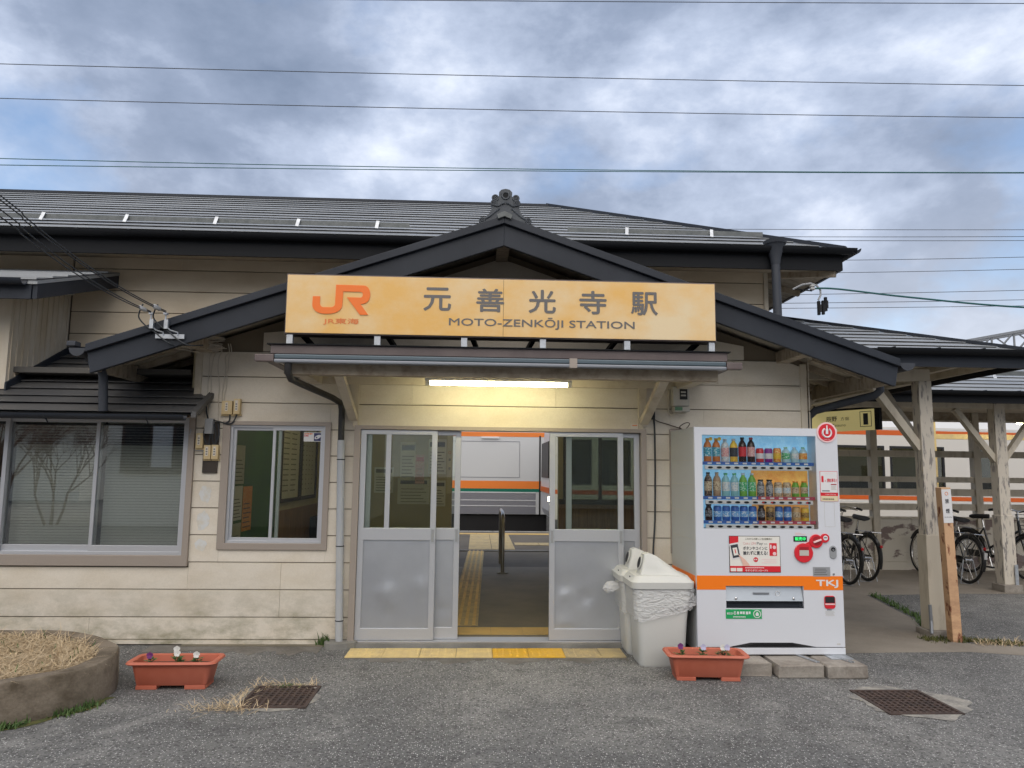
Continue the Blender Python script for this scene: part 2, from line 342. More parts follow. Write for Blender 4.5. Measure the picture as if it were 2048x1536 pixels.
# ------------------------------------------------------------------ mesh helpers
def root_of(o):
    while o.parent: o = o.parent
    return o
class MB:
    def __init__(self): self.v = []; self.f = []
    def add(self, vs, fs):
        k = len(self.v); self.v += [tuple(p) for p in vs]; self.f += [tuple(i+k for i in q) for q in fs]; return self
    def box(self, x0, x1, y0, y1, z0, z1, M=None):
        vs = [Vector((x, y, z)) for z in (z0, z1) for y in (y0, y1) for x in (x0, x1)]
        if M is not None: vs = [M @ p for p in vs]
        return self.add(vs, [(0, 2, 3, 1), (4, 5, 7, 6), (0, 1, 5, 4), (2, 6, 7, 3), (0, 4, 6, 2), (1, 3, 7, 5)])
    def bar(self, p, q, w, h, upv=(0, 0, 1)):
        p, q = Vector(p), Vector(q); d = (q-p).normalized(); s = d.cross(Vector(upv))
        if s.length < 1e-4: s = d.cross(Vector((1, 0, 0)))
        s.normalize(); u = s.cross(d).normalized()
        vs = [e + s*a*w/2 + u*b*h/2 for e in (p, q) for b in (-1, 1) for a in (-1, 1)]
        return self.add(vs, [(0, 1, 3, 2), (4, 6, 7, 5), (0, 4, 5, 1), (2, 3, 7, 6), (0, 2, 6, 4), (1, 5, 7, 3)])
    def prism_y(self, poly, y0, y1):          # poly in (x, z)
        n = len(poly); vs = [(x, y0, z) for x, z in poly] + [(x, y1, z) for x, z in poly]
        return self.add(vs, [tuple(range(n)), tuple(range(2*n-1, n-1, -1))] + [(i, i+n, (i+1) % n + n, (i+1) % n) for i in range(n)])
    def prism_x(self, poly, x0, x1):          # poly in (y, z)
        n = len(poly); vs = [(x0, y, z) for y, z in poly] + [(x1, y, z) for y, z in poly]
        return self.add(vs, [tuple(range(n)), tuple(range(2*n-1, n-1, -1))] + [(i, i+n, (i+1) % n + n, (i+1) % n) for i in range(n)])
    def prism_z(self, poly, z0, z1):
        n = len(poly); vs = [(x, y, z0) for x, y in poly] + [(x, y, z1) for x, y in poly]
        return self.add(vs, [tuple(range(n-1, -1, -1)), tuple(range(n, 2*n))] + [(i, (i+1) % n, (i+1) % n + n, i+n) for i in range(n)])
    def tube(self, pts, r, n=8, cap=True):
        pts = [Vector(p) for p in pts]; rs = r if isinstance(r, (list, tuple)) else [r]*len(pts); k0 = len(self.v); pu = None
        for i, p in enumerate(pts):
            d = (pts[min(i+1, len(pts)-1)] - pts[max(i-1, 0)]).normalized()
            if pu is None: pu = d.orthogonal().normalized()
            u = (pu - d*pu.dot(d)); u = u.normalized() if u.length > 1e-5 else d.orthogonal().normalized(); w = d.cross(u); pu = u
            for j in range(n):
                a = 2*math.pi*j/n; self.v.append(tuple(p + (u*math.cos(a) + w*math.sin(a))*rs[i]))
        for i in range(len(pts)-1):
            for j in range(n):
                a = k0+i*n+j; b = k0+i*n+(j+1) % n; self.f.append((a, b, b+n, a+n))
        if cap:
            self.f.append(tuple(k0+j for j in range(n-1, -1, -1))); self.f.append(tuple(k0+(len(pts)-1)*n+j for j in range(n)))
        return self
    def lathe(self, prof, c=(0, 0, 0), n=12, M=None):   # prof [(r, z)]
        k0 = len(self.v)
        for r, z in prof:
            for j in range(n):
                a = 2*math.pi*j/n; p = Vector((c[0]+r*math.cos(a), c[1]+r*math.sin(a), c[2]+z))
                self.v.append(tuple(M @ p if M is not None else p))
        for i in range(len(prof)-1):
            for j in range(n):
                a = k0+i*n+j; b = k0+i*n+(j+1) % n; self.f.append((a, b, b+n, a+n))
        self.f.append(tuple(k0+j for j in range(n-1, -1, -1))); self.f.append(tuple(k0+(len(prof)-1)*n+j for j in range(n)))
        return self
    def disc_y(self, x, z, r, y0, y1, n=24):
        return self.prism_y([(x+r*math.cos(2*math.pi*i/n), z+r*math.sin(2*math.pi*i/n)) for i in range(n)], y0, y1)
    def torus(self, c, R_, r, axis='y', N=28, n=8, a0=0, a1=2*math.pi):
        full = abs(a1-a0-2*math.pi) < 1e-6; m = N if full else N+1; k0 = len(self.v)
        for i in range(m):
            t = a0+(a1-a0)*i/N
            for j in range(n):
                s = 2*math.pi*j/n; q = R_+r*math.cos(s); h = r*math.sin(s)
                p = (c[0]+q*math.cos(t), c[1]+h, c[2]+q*math.sin(t)) if axis == 'y' else (c[0]+h, c[1]+q*math.cos(t), c[2]+q*math.sin(t)) if axis == 'x' else (c[0]+q*math.cos(t), c[1]+q*math.sin(t), c[2]+h)
                self.v.append(p)
        for i in range(N):
            for j in range(n):
                a = k0+i*n+j; b = k0+i*n+(j+1) % n; c2 = k0+((i+1) % m)*n
                self.f.append((a, b, c2+(j+1) % n, c2+j))
        return self
    def plate(self, axis, u0, u1, w0, w1, holes, d0, d1):
        """slab with rectangular holes. axis 'y': u=x, w=z, thickness d along y; axis 'z': u=x, w=y, thickness along z; axis 'x': u=y, w=z"""
        us = sorted({u0, u1, *[min(max(h[i], u0), u1) for h in holes for i in (0, 1)]}); ws = sorted({w0, w1, *[min(max(h[i], w0), w1) for h in holes for i in (2, 3)]})
        P = (lambda u, w, d: (u, d, w)) if axis == 'y' else (lambda u, w, d: (u, w, d)) if axis == 'z' else (lambda u, w, d: (d, u, w))
        def solid(i, j):
            if not (0 <= i < len(us)-1 and 0 <= j < len(ws)-1): return False
            cu, cw = (us[i]+us[i+1])/2, (ws[j]+ws[j+1])/2
            return not any(h[0] < cu < h[1] and h[2] < cw < h[3] for h in holes)
        for i in range(len(us)-1):
            for j in range(len(ws)-1):
                if not solid(i, j): continue
                a, b, c, d = us[i], us[i+1], ws[j], ws[j+1]
                self.add([P(a, c, d0), P(b, c, d0), P(b, d, d0), P(a, d, d0)], [(0, 1, 2, 3)])
                self.add([P(a, c, d1), P(b, c, d1), P(b, d, d1), P(a, d, d1)], [(3, 2, 1, 0)])
                for (ii, jj, e) in ((i-1, j, ((a, c), (a, d))), (i+1, j, ((b, c), (b, d))), (i, j-1, ((a, c), (b, c))), (i, j+1, ((a, d), (b, d)))):
                    if not solid(ii, jj):
                        (p, q), (s, t) = e; self.add([P(p, q, d0), P(s, t, d0), P(s, t, d1), P(p, q, d1)], [(0, 1, 2, 3)])
        return self
    def build(self, name, m, parent=None, smooth=False, bevel=0.0, fixn=True):
        me = bpy.data.meshes.new(name)
        off = root_of(parent).location if parent else Vector((0, 0, 0))
        me.from_pydata([(p[0]-off.x, p[1]-off.y, p[2]-off.z) for p in self.v], [], self.f)
        if fixn or bevel:
            bm = bmesh.new(); bm.from_mesh(me)
            if bevel: bmesh.ops.remove_doubles(bm, verts=bm.verts, dist=1e-5)
            bmesh.ops.recalc_face_normals(bm, faces=bm.faces)
            if bevel:
                es = [e for e in bm.edges if len(e.link_faces) == 2 and e.calc_face_angle(0) > 0.6]
                bmesh.ops.bevel(bm, geom=es, offset=bevel, segments=2, affect='EDGES', clamp_overlap=True, profile=0.6)
            bm.to_mesh(me); bm.free()
        me.materials.append(MATS[m] if isinstance(m, str) else m)
        if smooth:
            for p in me.polygons: p.use_smooth = True
        o = bpy.data.objects.new(name, me); COL.objects.link(o)
        if smooth:
            try: me.set_sharp_from_angle(angle=R(38))
            except Exception: pass
        if parent: o.parent = parent
        return o
def tag(o, label=None, cat=None, group=None, kind=None):
    for k, v in (('label', label), ('category', cat), ('group', group), ('kind', kind)):
        if v: o[k] = v
    return o
def thing(name, label, cat, loc=(0, 0, 0), group=None):
    o = bpy.data.objects.new(name, None); COL.objects.link(o); o.location = loc; o.empty_display_size = 0.1
    return tag(o, label, cat, group)
def B(x0, x1, y0, y1, z0, z1): return MB().box(x0, x1, y0, y1, z0, z1)
def copy_tree(o, parent=None):
    c = o.copy(); COL.objects.link(c); c.parent = parent
    for ch in list(o.children): copy_tree(ch, c)
    return c

_tcache = {}
def glyphs(body, bold):
    key = (body, bold)
    if key not in _tcache:
        c = bpy.data.curves.new('lettering', 'FONT'); c.body = body; c.resolution_u = 3; c.offset = bold
        o = bpy.data.objects.new('lettering', c); COL.objects.link(o)
        m = bpy.data.meshes.new_from_object(o.evaluated_get(bpy.context.evaluated_depsgraph_get()))
        vs = [tuple(v.co) for v in m.vertices]; fs = [tuple(p.vertices) for p in m.polygons]
        bpy.data.objects.remove(o); bpy.data.curves.remove(c); bpy.data.meshes.remove(m)
        _tcache[key] = (vs, fs)
    return _tcache[key]
def text(body, x0, x1, z0, z1, y, m, parent, name='lettering', bold=0.0, M=None, mb=None):
    """flat printed lettering filling the box x0..x1, z0..z1 on a face that looks towards -y"""
    vs, fs = glyphs(body, 0.0)
    if not vs: return None
    ax = min(v[0] for v in vs); bx = max(v[0] for v in vs); ay = min(v[1] for v in vs); by = max(v[1] for v in vs)
    sx = (x1-x0)/max(bx-ax, 1e-4); sz = (z1-z0)/max(by-ay, 1e-4)
    pts = [Vector((x0+(v[0]-ax)*sx, y, z0+(v[1]-ay)*sz)) for v in vs]
    g = mb or MB(); hgt = (z1-z0)*bold
    shifts = [(0, 0)] if bold <= 0 else [(0, 0), (hgt, 0), (-hgt, 0), (0, hgt), (0, -hgt)]
    for i, (ox, oz) in enumerate(shifts):
        q = [p+Vector((ox, -0.00006*i, oz)) for p in pts]
        g.add([M @ p for p in q] if M is not None else q, fs)
    return g if mb is not None else g.build(name, m, parent, fixn=False)

def marks(x0, x1, z0, z1, y, m, parent, bold=0.0):
    """a line of print too small to read: a row of short dashes"""
    n = max(2, int((x1-x0)/max(z1-z0, .004)/0.9)); g_ = MB(); w = (x1-x0)/n
    for i in range(n): g_.box(x0+i*w, x0+(i+.72+.2*((i*7) % 2))*w-.1*w, y-.0004, y, z0+(z1-z0)*.15*((i*5) % 3)/2, z1)
    o = g_.build('printed_line', m, parent); o['kind'] = 'stuff'; return o

# ------------------------------------------------------------------ ground, paths, platform, tracks
GRATES = [(-1.50, -1.08, -1.72, -1.26), (2.66, 3.13, -1.88, -1.385)]
g = MB().plate('z', -150, 150, -150, 7.5, GRATES, -0.05, 0.0).build('ground', 'asphalt')
tag(g, 'grey speckled asphalt forecourt in front of the station', kind='structure')
for i, (a, b, c, d) in enumerate(GRATES):
    MB().plate('z', a-0.001, b+0.001, c-0.001, d+0.001, [(a, b, c, d)], -0.4, -0.06).build('drain_pit', 'pit', g)
    B(a, b, c, d, -0.42, -0.4).build('drain_pit', 'pit', g)
def blob(cx, cy, rx, ry, n=40, j=0.12, seed=1):
    r_ = random.Random(seed); ph = [r_.uniform(0, 6.28) for _ in range(4)]
    return [(cx+rx*(1+j*math.sin(3*t+ph[0])+j*0.6*math.sin(7*t+ph[1])+j*.4*math.sin(13*t+ph[2]))*math.cos(t), cy+ry*(1+j*math.sin(4*t+ph[3])+j*.5*math.sin(9*t+ph[0]))*math.sin(t)) for t in [2*math.pi*i/n for i in range(n)]]
def ring_patch(outer, hole, z, name, m, parent):
    """flat patch with a rectangular hole: strips from the outline to the hole's border"""
    x0, x1, y0, y1 = hole; cx, cy = (x0+x1)/2, (y0+y1)/2; mb = MB(); n = len(outer); inn = []
    for (x, y) in outer:
        dx, dy = x-cx, y-cy; s = min((x1-x0)/2/max(abs(dx), 1e-6), (y1-y0)/2/max(abs(dy), 1e-6)); inn.append((cx+dx*s, cy+dy*s))
    mb.add([(x, y, z) for x, y in outer]+[(x, y, z) for x, y in inn], [(i, (i+1) % n, (i+1) % n+n, i+n) for i in range(n)])
    return mb.build(name, m, parent)
ring_patch(blob(2.93, -1.63, 0.37, 0.34, 90, seed=4, j=0.10), GRATES[1], 0.004, 'mortar_patch', 'mortar_patch', g)
ring_patch(blob(-1.31, -1.50, 0.275, 0.30, 90, seed=9, j=0.05), GRATES[0], 0.004, 'mortar_patch', 'mortar_patch', g)

pc = MB().prism_z([(3.0, -0.30), (3.6, -0.26), (4.30, -0.24), (5.2, -0.52), (5.3, -0.20), (4.40, 0.10), (4.30, 0.43), (4.64, 1.15), (4.95, 2.72), (6.3, 2.86), (16, 2.9), (16, 5.3), (3.0, 5.3)], -0.03, 0.004).build('path', 'path_concrete')
tag(pc, 'worn concrete path and cycle stand beside the building', kind='structure')
hf = B(-2.5, 3.0, -0.07, 5.2, -0.04, 0.012).build('hall_floor', 'hall_floor'); tag(hf, 'dark concrete floor of the station hall', kind='structure')
B(-1.12, 1.55, -0.11, 0.06, -0.02, 0.035).build('door_sill', 'sill_concrete', hf)
hf2 = B(-8, 16, 5.205, 7.5, -0.04, 0.006).build('passage', 'platform_asphalt'); tag(hf2, 'asphalt strip between hall and platform', kind='structure')
pf = B(-40, 60, 7.5, 11.98, -1.0, 0.02).build('platform', 'platform_asphalt'); tag(pf, 'railway platform with yellow guidance tiles', kind='structure')
B(-40, 60, 7.44, 7.58, 0.004, 0.028).build('platform_kerb', 'sill_concrete', pf)
for k in range(40): B(-8.0+k*0.6, -8.0+k*0.6+0.592, 11.7, 12.0, -0.2, 0.026).build('edge_stone', 'sill_concrete', pf)
tb = B(-60, 80, 11.98, 22, -1.2, -0.95).build('track_bed', 'ballast'); tag(tb, 'dark ballast of the two tracks', kind='structure')
for y in (12.97, 14.04, 17.2, 18.27): B(-60, 80, y-0.035, y+0.035, -0.95, -0.78).build('rail', 'steel_rail', tb)
fg = B(-150, 150, 22.0, 400, -1.0, -0.15).build('far_ground', 'road_asphalt'); tag(fg, 'ground beyond the tracks', kind='structure')

# tactile tiles ---------------------------------------------------
def dots(mb, x0, y0, w, z, n=5, r=0.016):
    for i in range(n):
        for j in range(n): mb.lathe([(r, z), (r*0.72, z+0.0045)], (x0+w*(i+.5)/n, y0+w*(j+.5)/n, 0), 6)
strip = thing('tactile_strip', 'row of yellow raised-dot tiles laid across the asphalt before the doors', 'tactile paving', (0, -0.3, 0.0))
for k in range(8):
    x0 = -1.052+k*0.3; m = ['tactile_faded', 'tactile_faded', 'tactile_faded', 'tactile_faded', 'tactile_new', 'tactile_new', 'tactile_worn', 'tactile_worn'][k]
    w = 0.297 if k < 7 else 0.20
    t = MB().box(x0, x0+w, -0.447, -0.152, 0.0, 0.008+0.002*(k % 2)).build('tile', m, strip, bevel=0.002)
    mb = MB(); dots(mb, x0, -0.447, 0.297, 0.008) if k < 7 else None
    if k < 7: mb.build('raised_dots', m, t)
lane = thing('guidance_tiles', 'yellow ridged guidance tiles running through the hall to the platform', 'tactile paving', (0, 0.5, 0.012))
M0 = Matrix.Translation((-0.125, 0.75, 0)) @ Matrix.Rotation(-math.atan2(0.12, 6.75), 4, 'Z')
for k in range(23):
    z = 0.012 if k < 15 else 0.012
    t = MB().box(-0.15, 0.15, k*0.3, k*0.3+0.296, z, z+0.005, M0).build('tile', 'tactile_worn', lane)
    mb = MB()
    for j in range(4): mb.box(-0.115+j*0.075-0.016, -0.115+j*0.075+0.016, k*0.3+0.005, k*0.3+0.29, z+0.0055, z+0.013, M0)
    mb.build('ridge', 'tactile_in', t)
row2 = thing('tactile_strip', 'yellow tile row just inside the open doorway', 'tactile paving', (0, 0.4, 0.012))
for k in range(9):
    MB().box(-1.05+k*0.3, -1.05+k*0.3+0.297, 0.36, 0.655, 0.012, 0.019).build('tile', 'tactile_in', row2)
edge = thing('tactile_strip', 'yellow dotted warning tiles along the platform edge', 'tactile paving', (0, 10.9, 0.02))
for k in range(44):
    mb = MB().box(-3.0+k*0.3, -3.0+k*0.3+0.297, 11.0, 11.3, 0.02, 0.027); t = mb.build('tile', 'tactile_in', edge)
turn = thing('guidance_tiles', 'wide yellow tile patch on the platform beyond the barrier rail', 'tactile paving', (0, 9, 0.02))
for i in range(2):
    for k in range(5): B(-0.15+i*0.45, 0.29+i*0.45, 7.65+k*0.66, 8.30+k*0.66, 0.022, 0.029).build('tile', 'tactile_worn', turn)
side = thing('guidance_tiles', 'yellow tile branch heading right along the platform', 'tactile paving', (2, 9, 0.02))
for k in range(6): B(0.78+k*0.5, 1.27+k*0.5, 8.5, 9.0, 0.022, 0.029).build('tile', 'tactile_worn', side)

# ------------------------------------------------------------------ station building
BLD = thing('station_building', 'cream board-clad station building with grey metal roofs and gabled entrance', 'building', (0, 0, 0))
GX, GZ, GS = 0.19, 3.63, 0.345            # gable ridge x, z, slope
def gz(x, drop): return GZ-drop-GS*abs(x-GX)
DOOR = (-1.07, 1.495, 0.03, 1.885); WIN2 = (-2.245, -1.325, 0.825, 1.915); WIN1 = (-5.9, -2.525, 0.665, 1.95); WIN3 = (1.75, 2.06, 0.81, 1.90)
# back walls
pw = MB().plate('y', -7.5, -2.51, 0.0, 1.96, [WIN1], 0.0, 0.10).plate('y', -2.51, 3.01, 0.0, 2.30, [DOOR, WIN2, WIN3], 0.0, 0.10)
pw.prism_y([(-2.51, 2.30), (3.01, 2.30), (3.01, gz(3.01, 0.10)), (GX, GZ-0.10), (-2.51, gz(-2.51, 0.10))], 0.0, 0.10)
WALL = pw.build('wall', 'siding_back', BLD)
def clip_poly(poly, zmax=None, fn=None):
    return poly
def board(z0, z1, x0, x1, y, wall, m, cut=None):
    """one lapped board from x0 to x1; cut(x) gives the roof underside height"""
    t0 = z0+0.012
    def edge(xa, xb):
        if cut is None: poly = [(xa, t0), (xb, t0), (xb, z1), (xa, z1)]
        else:
            N = 10; xs = [xa+(xb-xa)*i/N for i in range(N+1)]
            tops = [(x, min(z1, cut(x))) for x in xs]
            tops = [(x, z) for x, z in tops if z > t0+0.01]
            if len(tops) < 2: return None
            poly = [(tops[0][0], t0), (tops[-1][0], t0)] + tops[::-1]
        return poly
    p = edge(x0, x1)
    if p is None: return
    MB().prism_y(p, y-0.016, y-0.001).build('siding_board', m, wall, bevel=0.0015)
    q = edge(x0, x1)
    MB().box(q[0][0], q[1][0], y-0.007, y-0.0015, z0+0.0005, z0+0.005).build('siding_lip', m, wall)
def rows(zs, xr, holes, y, wall, m, cut=None, seams=()):
    for z0, z1 in zip(zs[:-1], zs[1:]):
        # split the row where an opening crosses it
        segs = [xr]
        for h in holes:
            if h[2] < z1-0.002 and h[3] > z0+0.002:
                new = []
                for a, b in segs:
                    if h[1] <= a or h[0] >= b: new.append((a, b)); continue
                    zt, zb = max(z0, h[3]), min(z1, h[2])
                    if h[0] > a: new.append((a, h[0]))
                    if h[1] < b: new.append((h[1], b))
                    if zb > z0+0.03: board(z0, zb-0.003, max(a, h[0]), min(b, h[1]), y, wall, m, cut)
                    if z1 > zt+0.03: board(zt+0.003, z1, max(a, h[0]), min(b, h[1]), y, wall, m, cut)
                segs = new
        for a, b in segs:
            s = sorted([a, b]+[q for q in seams if a+0.3 < q < b-0.3 and rnd.random() < 0.35])
            for c, d in zip(s[:-1], s[1:]): board(z0, z1, c+0.001, d-0.001, y, wall, m, cut)
ZS = [0.04] + [0.227+0.2325*k for k in range(15)]
HOLES = [(WIN1[0]-.05, WIN1[1]+.03, WIN1[2]-.01, 2.1), (DOOR[0]-.005, DOOR[1]+.005, 0, 1.885), WIN2, WIN3]
low = [z for z in ZS if z < 0.75]; high = [z for z in ZS if 0.65 < z < 3.5]
rows(low, (-7.4, 3.0), HOLES, 0, WALL, 'siding', seams=[-5.2, -3.3, -1.7, 2.2])
rows(high, (-2.50, 3.0), HOLES[1:], 0, WALL, 'siding', cut=lambda x: gz(x, 0.16), seams=[-0.6, 0.7, 2.2])
B(-7.4, -1.1, -0.024, -0.001, 0.012, 0.040).build('base_trim', 'siding', WALL)
for x in (-2.505, 3.0): B(x-0.03, x+0.03, -0.028, 0.1, 0.04 if x > 0 else 1.97, gz(x, 0.13)).build('corner_trim', 'trim_wood', WALL, bevel=0.003)
for x in (-1.095, 1.475): B(x-0.022, x+0.022, -0.045, -0.017, 1.89, 2.36).build('panel_trim', 'trim_wood', WALL, bevel=0.003)
# main wall behind
mw = B(-12, 3.05, 0.95, 1.05, 2.0, 3.72).build('upper_wall', 'siding_back', BLD)
rows([2.40]+[2.6245+0.2275*k for k in range(6)], (-4.18, 3.03), [], 0.95, mw, 'siding_warm', seams=[-3.1])
B(3.03, 3.075, 0.92, 1.06, 2.0, 3.75).build('corner_trim', 'trim_wood', mw, bevel=0.003)
B(-12, -4.2, 0.93, 0.949, 2.0, 3.72).build('siding_board', 'siding_warm', mw)
# side walls of hall, back of the building
sw = MB().plate('x', 0.1, 5.2, 0.0, 2.57, [], -2.6, -2.5).build('side_wall', 'hall_wall', BLD)
sw2 = MB().plate('x', 0.1, 5.2, 0.0, 2.45, [], 3.0, 3.04).build('side_wall', 'hall_wall', BLD)
rows([0.04]+[0.227+0.2325*k for k in range(12)], (3.05, 3.06), [], 0, WALL, 'siding')
bwall = MB().plate('y', -2.5, 3.0, 0.0, 2.6, [(-0.40, 1.28, 0, 2.3), (1.36, 2.95, 1.08, 2.25)], 5.1, 5.2).build('back_wall', 'hall_wall', BLD)
B(1.29, 2.99, 5.07, 5.099, 0.0, 1.0).build('wainscot', 'wainscot', bwall)
B(1.29, 2.99, 5.05, 5.099, 1.001, 1.08).build('window_rail', 'dark_timber', bwall)
for x in (1.38, 1.95, 2.93): B(x-0.022, x+0.022, 5.06, 5.15, 1.08, 2.25).build('window_stile', 'dark_timber', bwall)
B(1.36, 2.95, 5.14, 5.145, 1.08, 2.25).build('pane', 'pane_train', bwall)
ceil = B(-2.499, 2.999, 0.1, 5.2, 2.50, 2.54).build('ceiling', 'hall_wall', BLD)
for k in range(9): B(-2.499, -2.485, 2.62+k*0.28, 2.62+k*0.28+0.272, 0.0, 0.98).build('wainscot_board', 'wainscot', sw)
B(-2.498, -2.47, 0.15, 2.6, 0.0, 2.5).build('green_panel', 'green_panel', sw)
# left office interior behind the big window
ob = MB().box(-7.4, -2.62, 2.2, 2.25, 0.0, 2.4).box(-7.4, -7.35, 0.1, 2.2, 0.0, 2.4).box(-7.4, -2.62, 0.1, 2.2, 2.35, 2.4).box(-7.4, -2.62, 0.1, 2.2, 0.0, 0.02).build('office_shell', 'office_dark', BLD)

# ---- windows
def sash(win, x0, x1, z0, z1, y, fw_, m, pane, name='sash', bottom=None):
    s = MB().plate('y', x0, x1, z0, z1, [(x0+fw_, x1-fw_, z0+(bottom or fw_), z1-fw_)], y, y+0.028).build(name, m, win, bevel=0.002)
    B(x0+fw_, x1-fw_, y+0.012, y+0.016, z0+(bottom or fw_), z1-fw_).build('pane', pane, s)
    return s
w2 = MB().plate('y', -2.262, -1.312, 0.808, 1.93, [(-2.195, -1.362, 0.865, 1.895)], -0.035, 0.06).build('window', 'frame_brown', BLD, bevel=0.003)
MB().plate('y', -2.20, -1.357, 0.858, 1.90, [(-2.175, -1.382, 0.885, 1.875)], -0.012, 0.055).build('window_frame', 'aluminium', w2, bevel=0.002)
sash(w2, -2.178, -1.752, 0.882, 1.878, 0.012, 0.028, 'aluminium', 'pane')
sash(w2, -1.826, -1.379, 0.882, 1.878, -0.006, 0.026, 'aluminium', 'pane')
w1 = MB().plate('y', -5.95, -2.50, 0.665, 1.975, [(-5.9, -2.552, 0.757, 1.95)], -0.045, 0.06).build('window', 'frame_brown', BLD, bevel=0.004)
MB().plate('y', -5.9, -2.552, 0.757, 1.95, [(-5.87, -2.58, 0.785, 1.93)], -0.015, 0.05).build('window_frame', 'aluminium', w1, bevel=0.002)
sash(w1, -3.362, -2.575, 0.782, 1.935, -0.010, 0.030, 'aluminium', 'pane_office', bottom=0.055)
sash(w1, -4.145, -3.325, 0.782, 1.935, 0.020, 0.034, 'aluminium', 'pane_office', bottom=0.055)
sash(w1, -4.93, -4.11, 0.782, 1.935, -0.010, 0.034, 'aluminium', 'pane_office', bottom=0.055)
for xa, xb in ((-4.12, -3.37), (-3.33, -2.60)):
    bl = B(xa, xb, 0.115, 0.16, 1.90, 1.94).build('blind', 'blind', w1)
    for k in range(43):
        z = 0.82+k*0.025
        a = R(62 if z < 1.70 else 12)
        MB().box(xa, xb, -0.0125, 0.0125, -0.0006, 0.0006, Matrix.Translation((0, 0.135, z)) @ Matrix.Rotation(a, 4, 'X')).build('slat', 'blind', bl)
w3 = MB().plate('y', 1.738, 2.07, 0.80, 1.91, [(1.775, 2.04, 0.84, 1.875)], -0.032, 0.06).build('window', 'frame_brown', BLD, bevel=0.003)
sash(w3, 1.772, 2.043, 0.837, 1.878, 0.0, 0.025, 'gutter_dark', 'pane')

# ---- sliding doors and frame
df = MB().plate('y', -1.10, 1.52, 0.035, 1.905, [(-1.045, 1.472, 0.036, 1.872)], -0.06, 0.12).build('door_frame', 'frame_brown', BLD, bevel=0.003)
B(-1.045, 1.472, -0.05, 0.11, 0.0352, 0.047).build('door_track', 'aluminium', df)
def sliding_door(x0, x1, y, handle_l, handle_r, mull=None):
    d = MB().plate('y', x0, x1, 0.05, 1.868, [(x0+0.05, x1-0.05, 0.148, 0.90), (x0+0.05, x1-0.05, 1.005, 1.828)], y, y+0.034).build('sliding_door', 'aluminium', BLD, bevel=0.003)
    # dented sheet panel
    N, Mr = 16, 22; mb = MB(); r_ = random.Random(int(x0*100))
    dents = [(r_.uniform(x0+.1, x1-.1), r_.uniform(0.18, 0.55), r_.uniform(0.025, 0.09), r_.uniform(-0.014, 0.014)) for _ in range(7)]
    vs = []
    for j in range(Mr+1):
        for i in range(N+1):
            x = x0+0.05+(x1-x0-0.1)*i/N; z = 0.148+(0.90-0.148)*j/Mr; dy = 0.0
            if 0 < i < N and 0 < j < Mr:
                for cx, cz, rr, dep in dents: dy += dep*math.exp(-((x-cx)**2+(z-cz)**2)/(rr*rr))
            vs.append((x, y+0.012+dy, z))
    mb.add(vs, [(j*(N+1)+i, j*(N+1)+i+1, (j+1)*(N+1)+i+1, (j+1)*(N+1)+i) for j in range(Mr) for i in range(N)])
    mb.build('lower_panel', 'door_panel', d, smooth=True)
    B(x0+0.05, x1-0.05, y+0.014, y+0.018, 1.005, 1.828).build('pane', 'pane', d)
    for hx, on in ((x0+0.025, handle_l), (x1-0.025, handle_r)):
        if on:
            h = MB().plate('y', hx-0.019, hx+0.019, 0.875, 1.005, [(hx-0.012, hx+0.012, 0.885, 0.995)], y-0.004, y).build('handle', 'galvanised', d)
            B(hx-0.0115, hx+0.0115, y-0.0015, y-0.0005, 0.886, 0.994).build('finger_pull', 'grey_box', h)
    if mull: B(mull-0.021, mull+0.021, y+0.002, y+0.03, 1.005, 1.828).build('glazing_bar', 'aluminium', d)
    return d
sliding_door(-1.043, -0.362, -0.040, False, True, -0.795)
sliding_door(-1.00, -0.153, 0.010, False, True)
sliding_door(0.645, 1.312, -0.040, True, True)
sliding_door(0.80, 1.47, 0.010, False, False)

# ------------------------------------------------------------------ roofs
def course_roof(name, parent, m, n, x_of, P, lip=0.018, under='old_wood', jit=0.003):
    """horizontal-seam metal roof: n courses from eave to ridge. P(t) -> (y, z) along the slope, x_of(t) -> (x0, x1)"""
    root = None
    for k in range(n):
        t0, t1 = k/n, (k+1)/n; (y0, z0), (y1, z1) = P(t0), P(t1); (a0, b0), (a1, b1) = x_of(t0), x_of(t1)
        j = rnd.uniform(-jit, jit); s = 1 if y1 > y0 else -1
        yo, zo = y0-0.022*s, z0+lip+j-0.006   # nose overhangs the course below
        vs = [(a0, yo, zo), (b0, yo, zo), (b1, y1, z1+0.004), (a1, y1, z1+0.004), (a0, yo, zo-0.004), (b0, yo, zo-0.004), (b0, y0+0.05*s, z0+.008), (a0, y0+0.05*s, z0+.008), (b1, y1, z1-0.004), (a1, y1, z1-0.004)]
        fs = [(0, 1, 2, 3), (0, 4, 5, 1), (4, 7, 6, 5), (7, 9, 8, 6), (0, 3, 9, 7, 4), (1, 5, 6, 8, 2), (3, 2, 8, 9)]
        o = MB().add(vs, fs).build('roof_course', m, parent)
def gutter(mb, p, q, r, n=10):
    p, q = Vector(p), Vector(q); d = (q-p).normalized(); s = d.cross(Vector((0, 0, 1))).normalized(); k0 = len(mb.v)
    for e in (p, q):
        for i in range(n+1):
            a = math.pi+math.pi*i/n
            for rr in (r, r*0.88): mb.v.append(tuple(e+s*rr*math.cos(a)+Vector((0, 0, 1))*rr*math.sin(a)))
    w = 2*(n+1)
    for i in range(n):
        o0, i0, o1, i1 = k0+2*i, k0+2*i+1, k0+2*i+2, k0+2*i+3
        mb.f += [(o0, o1, o1+w, o0+w), (i0, i0+w, i1+w, i1), (o0, i0, i1, o1), (o0+w, o1+w, i1+w, i0+w)]
    mb.f += [(k0, k0+w, k0+w+1, k0+1), (k0+2*n, k0+2*n+1, k0+w+2*n+1, k0+w+2*n)]
    return mb
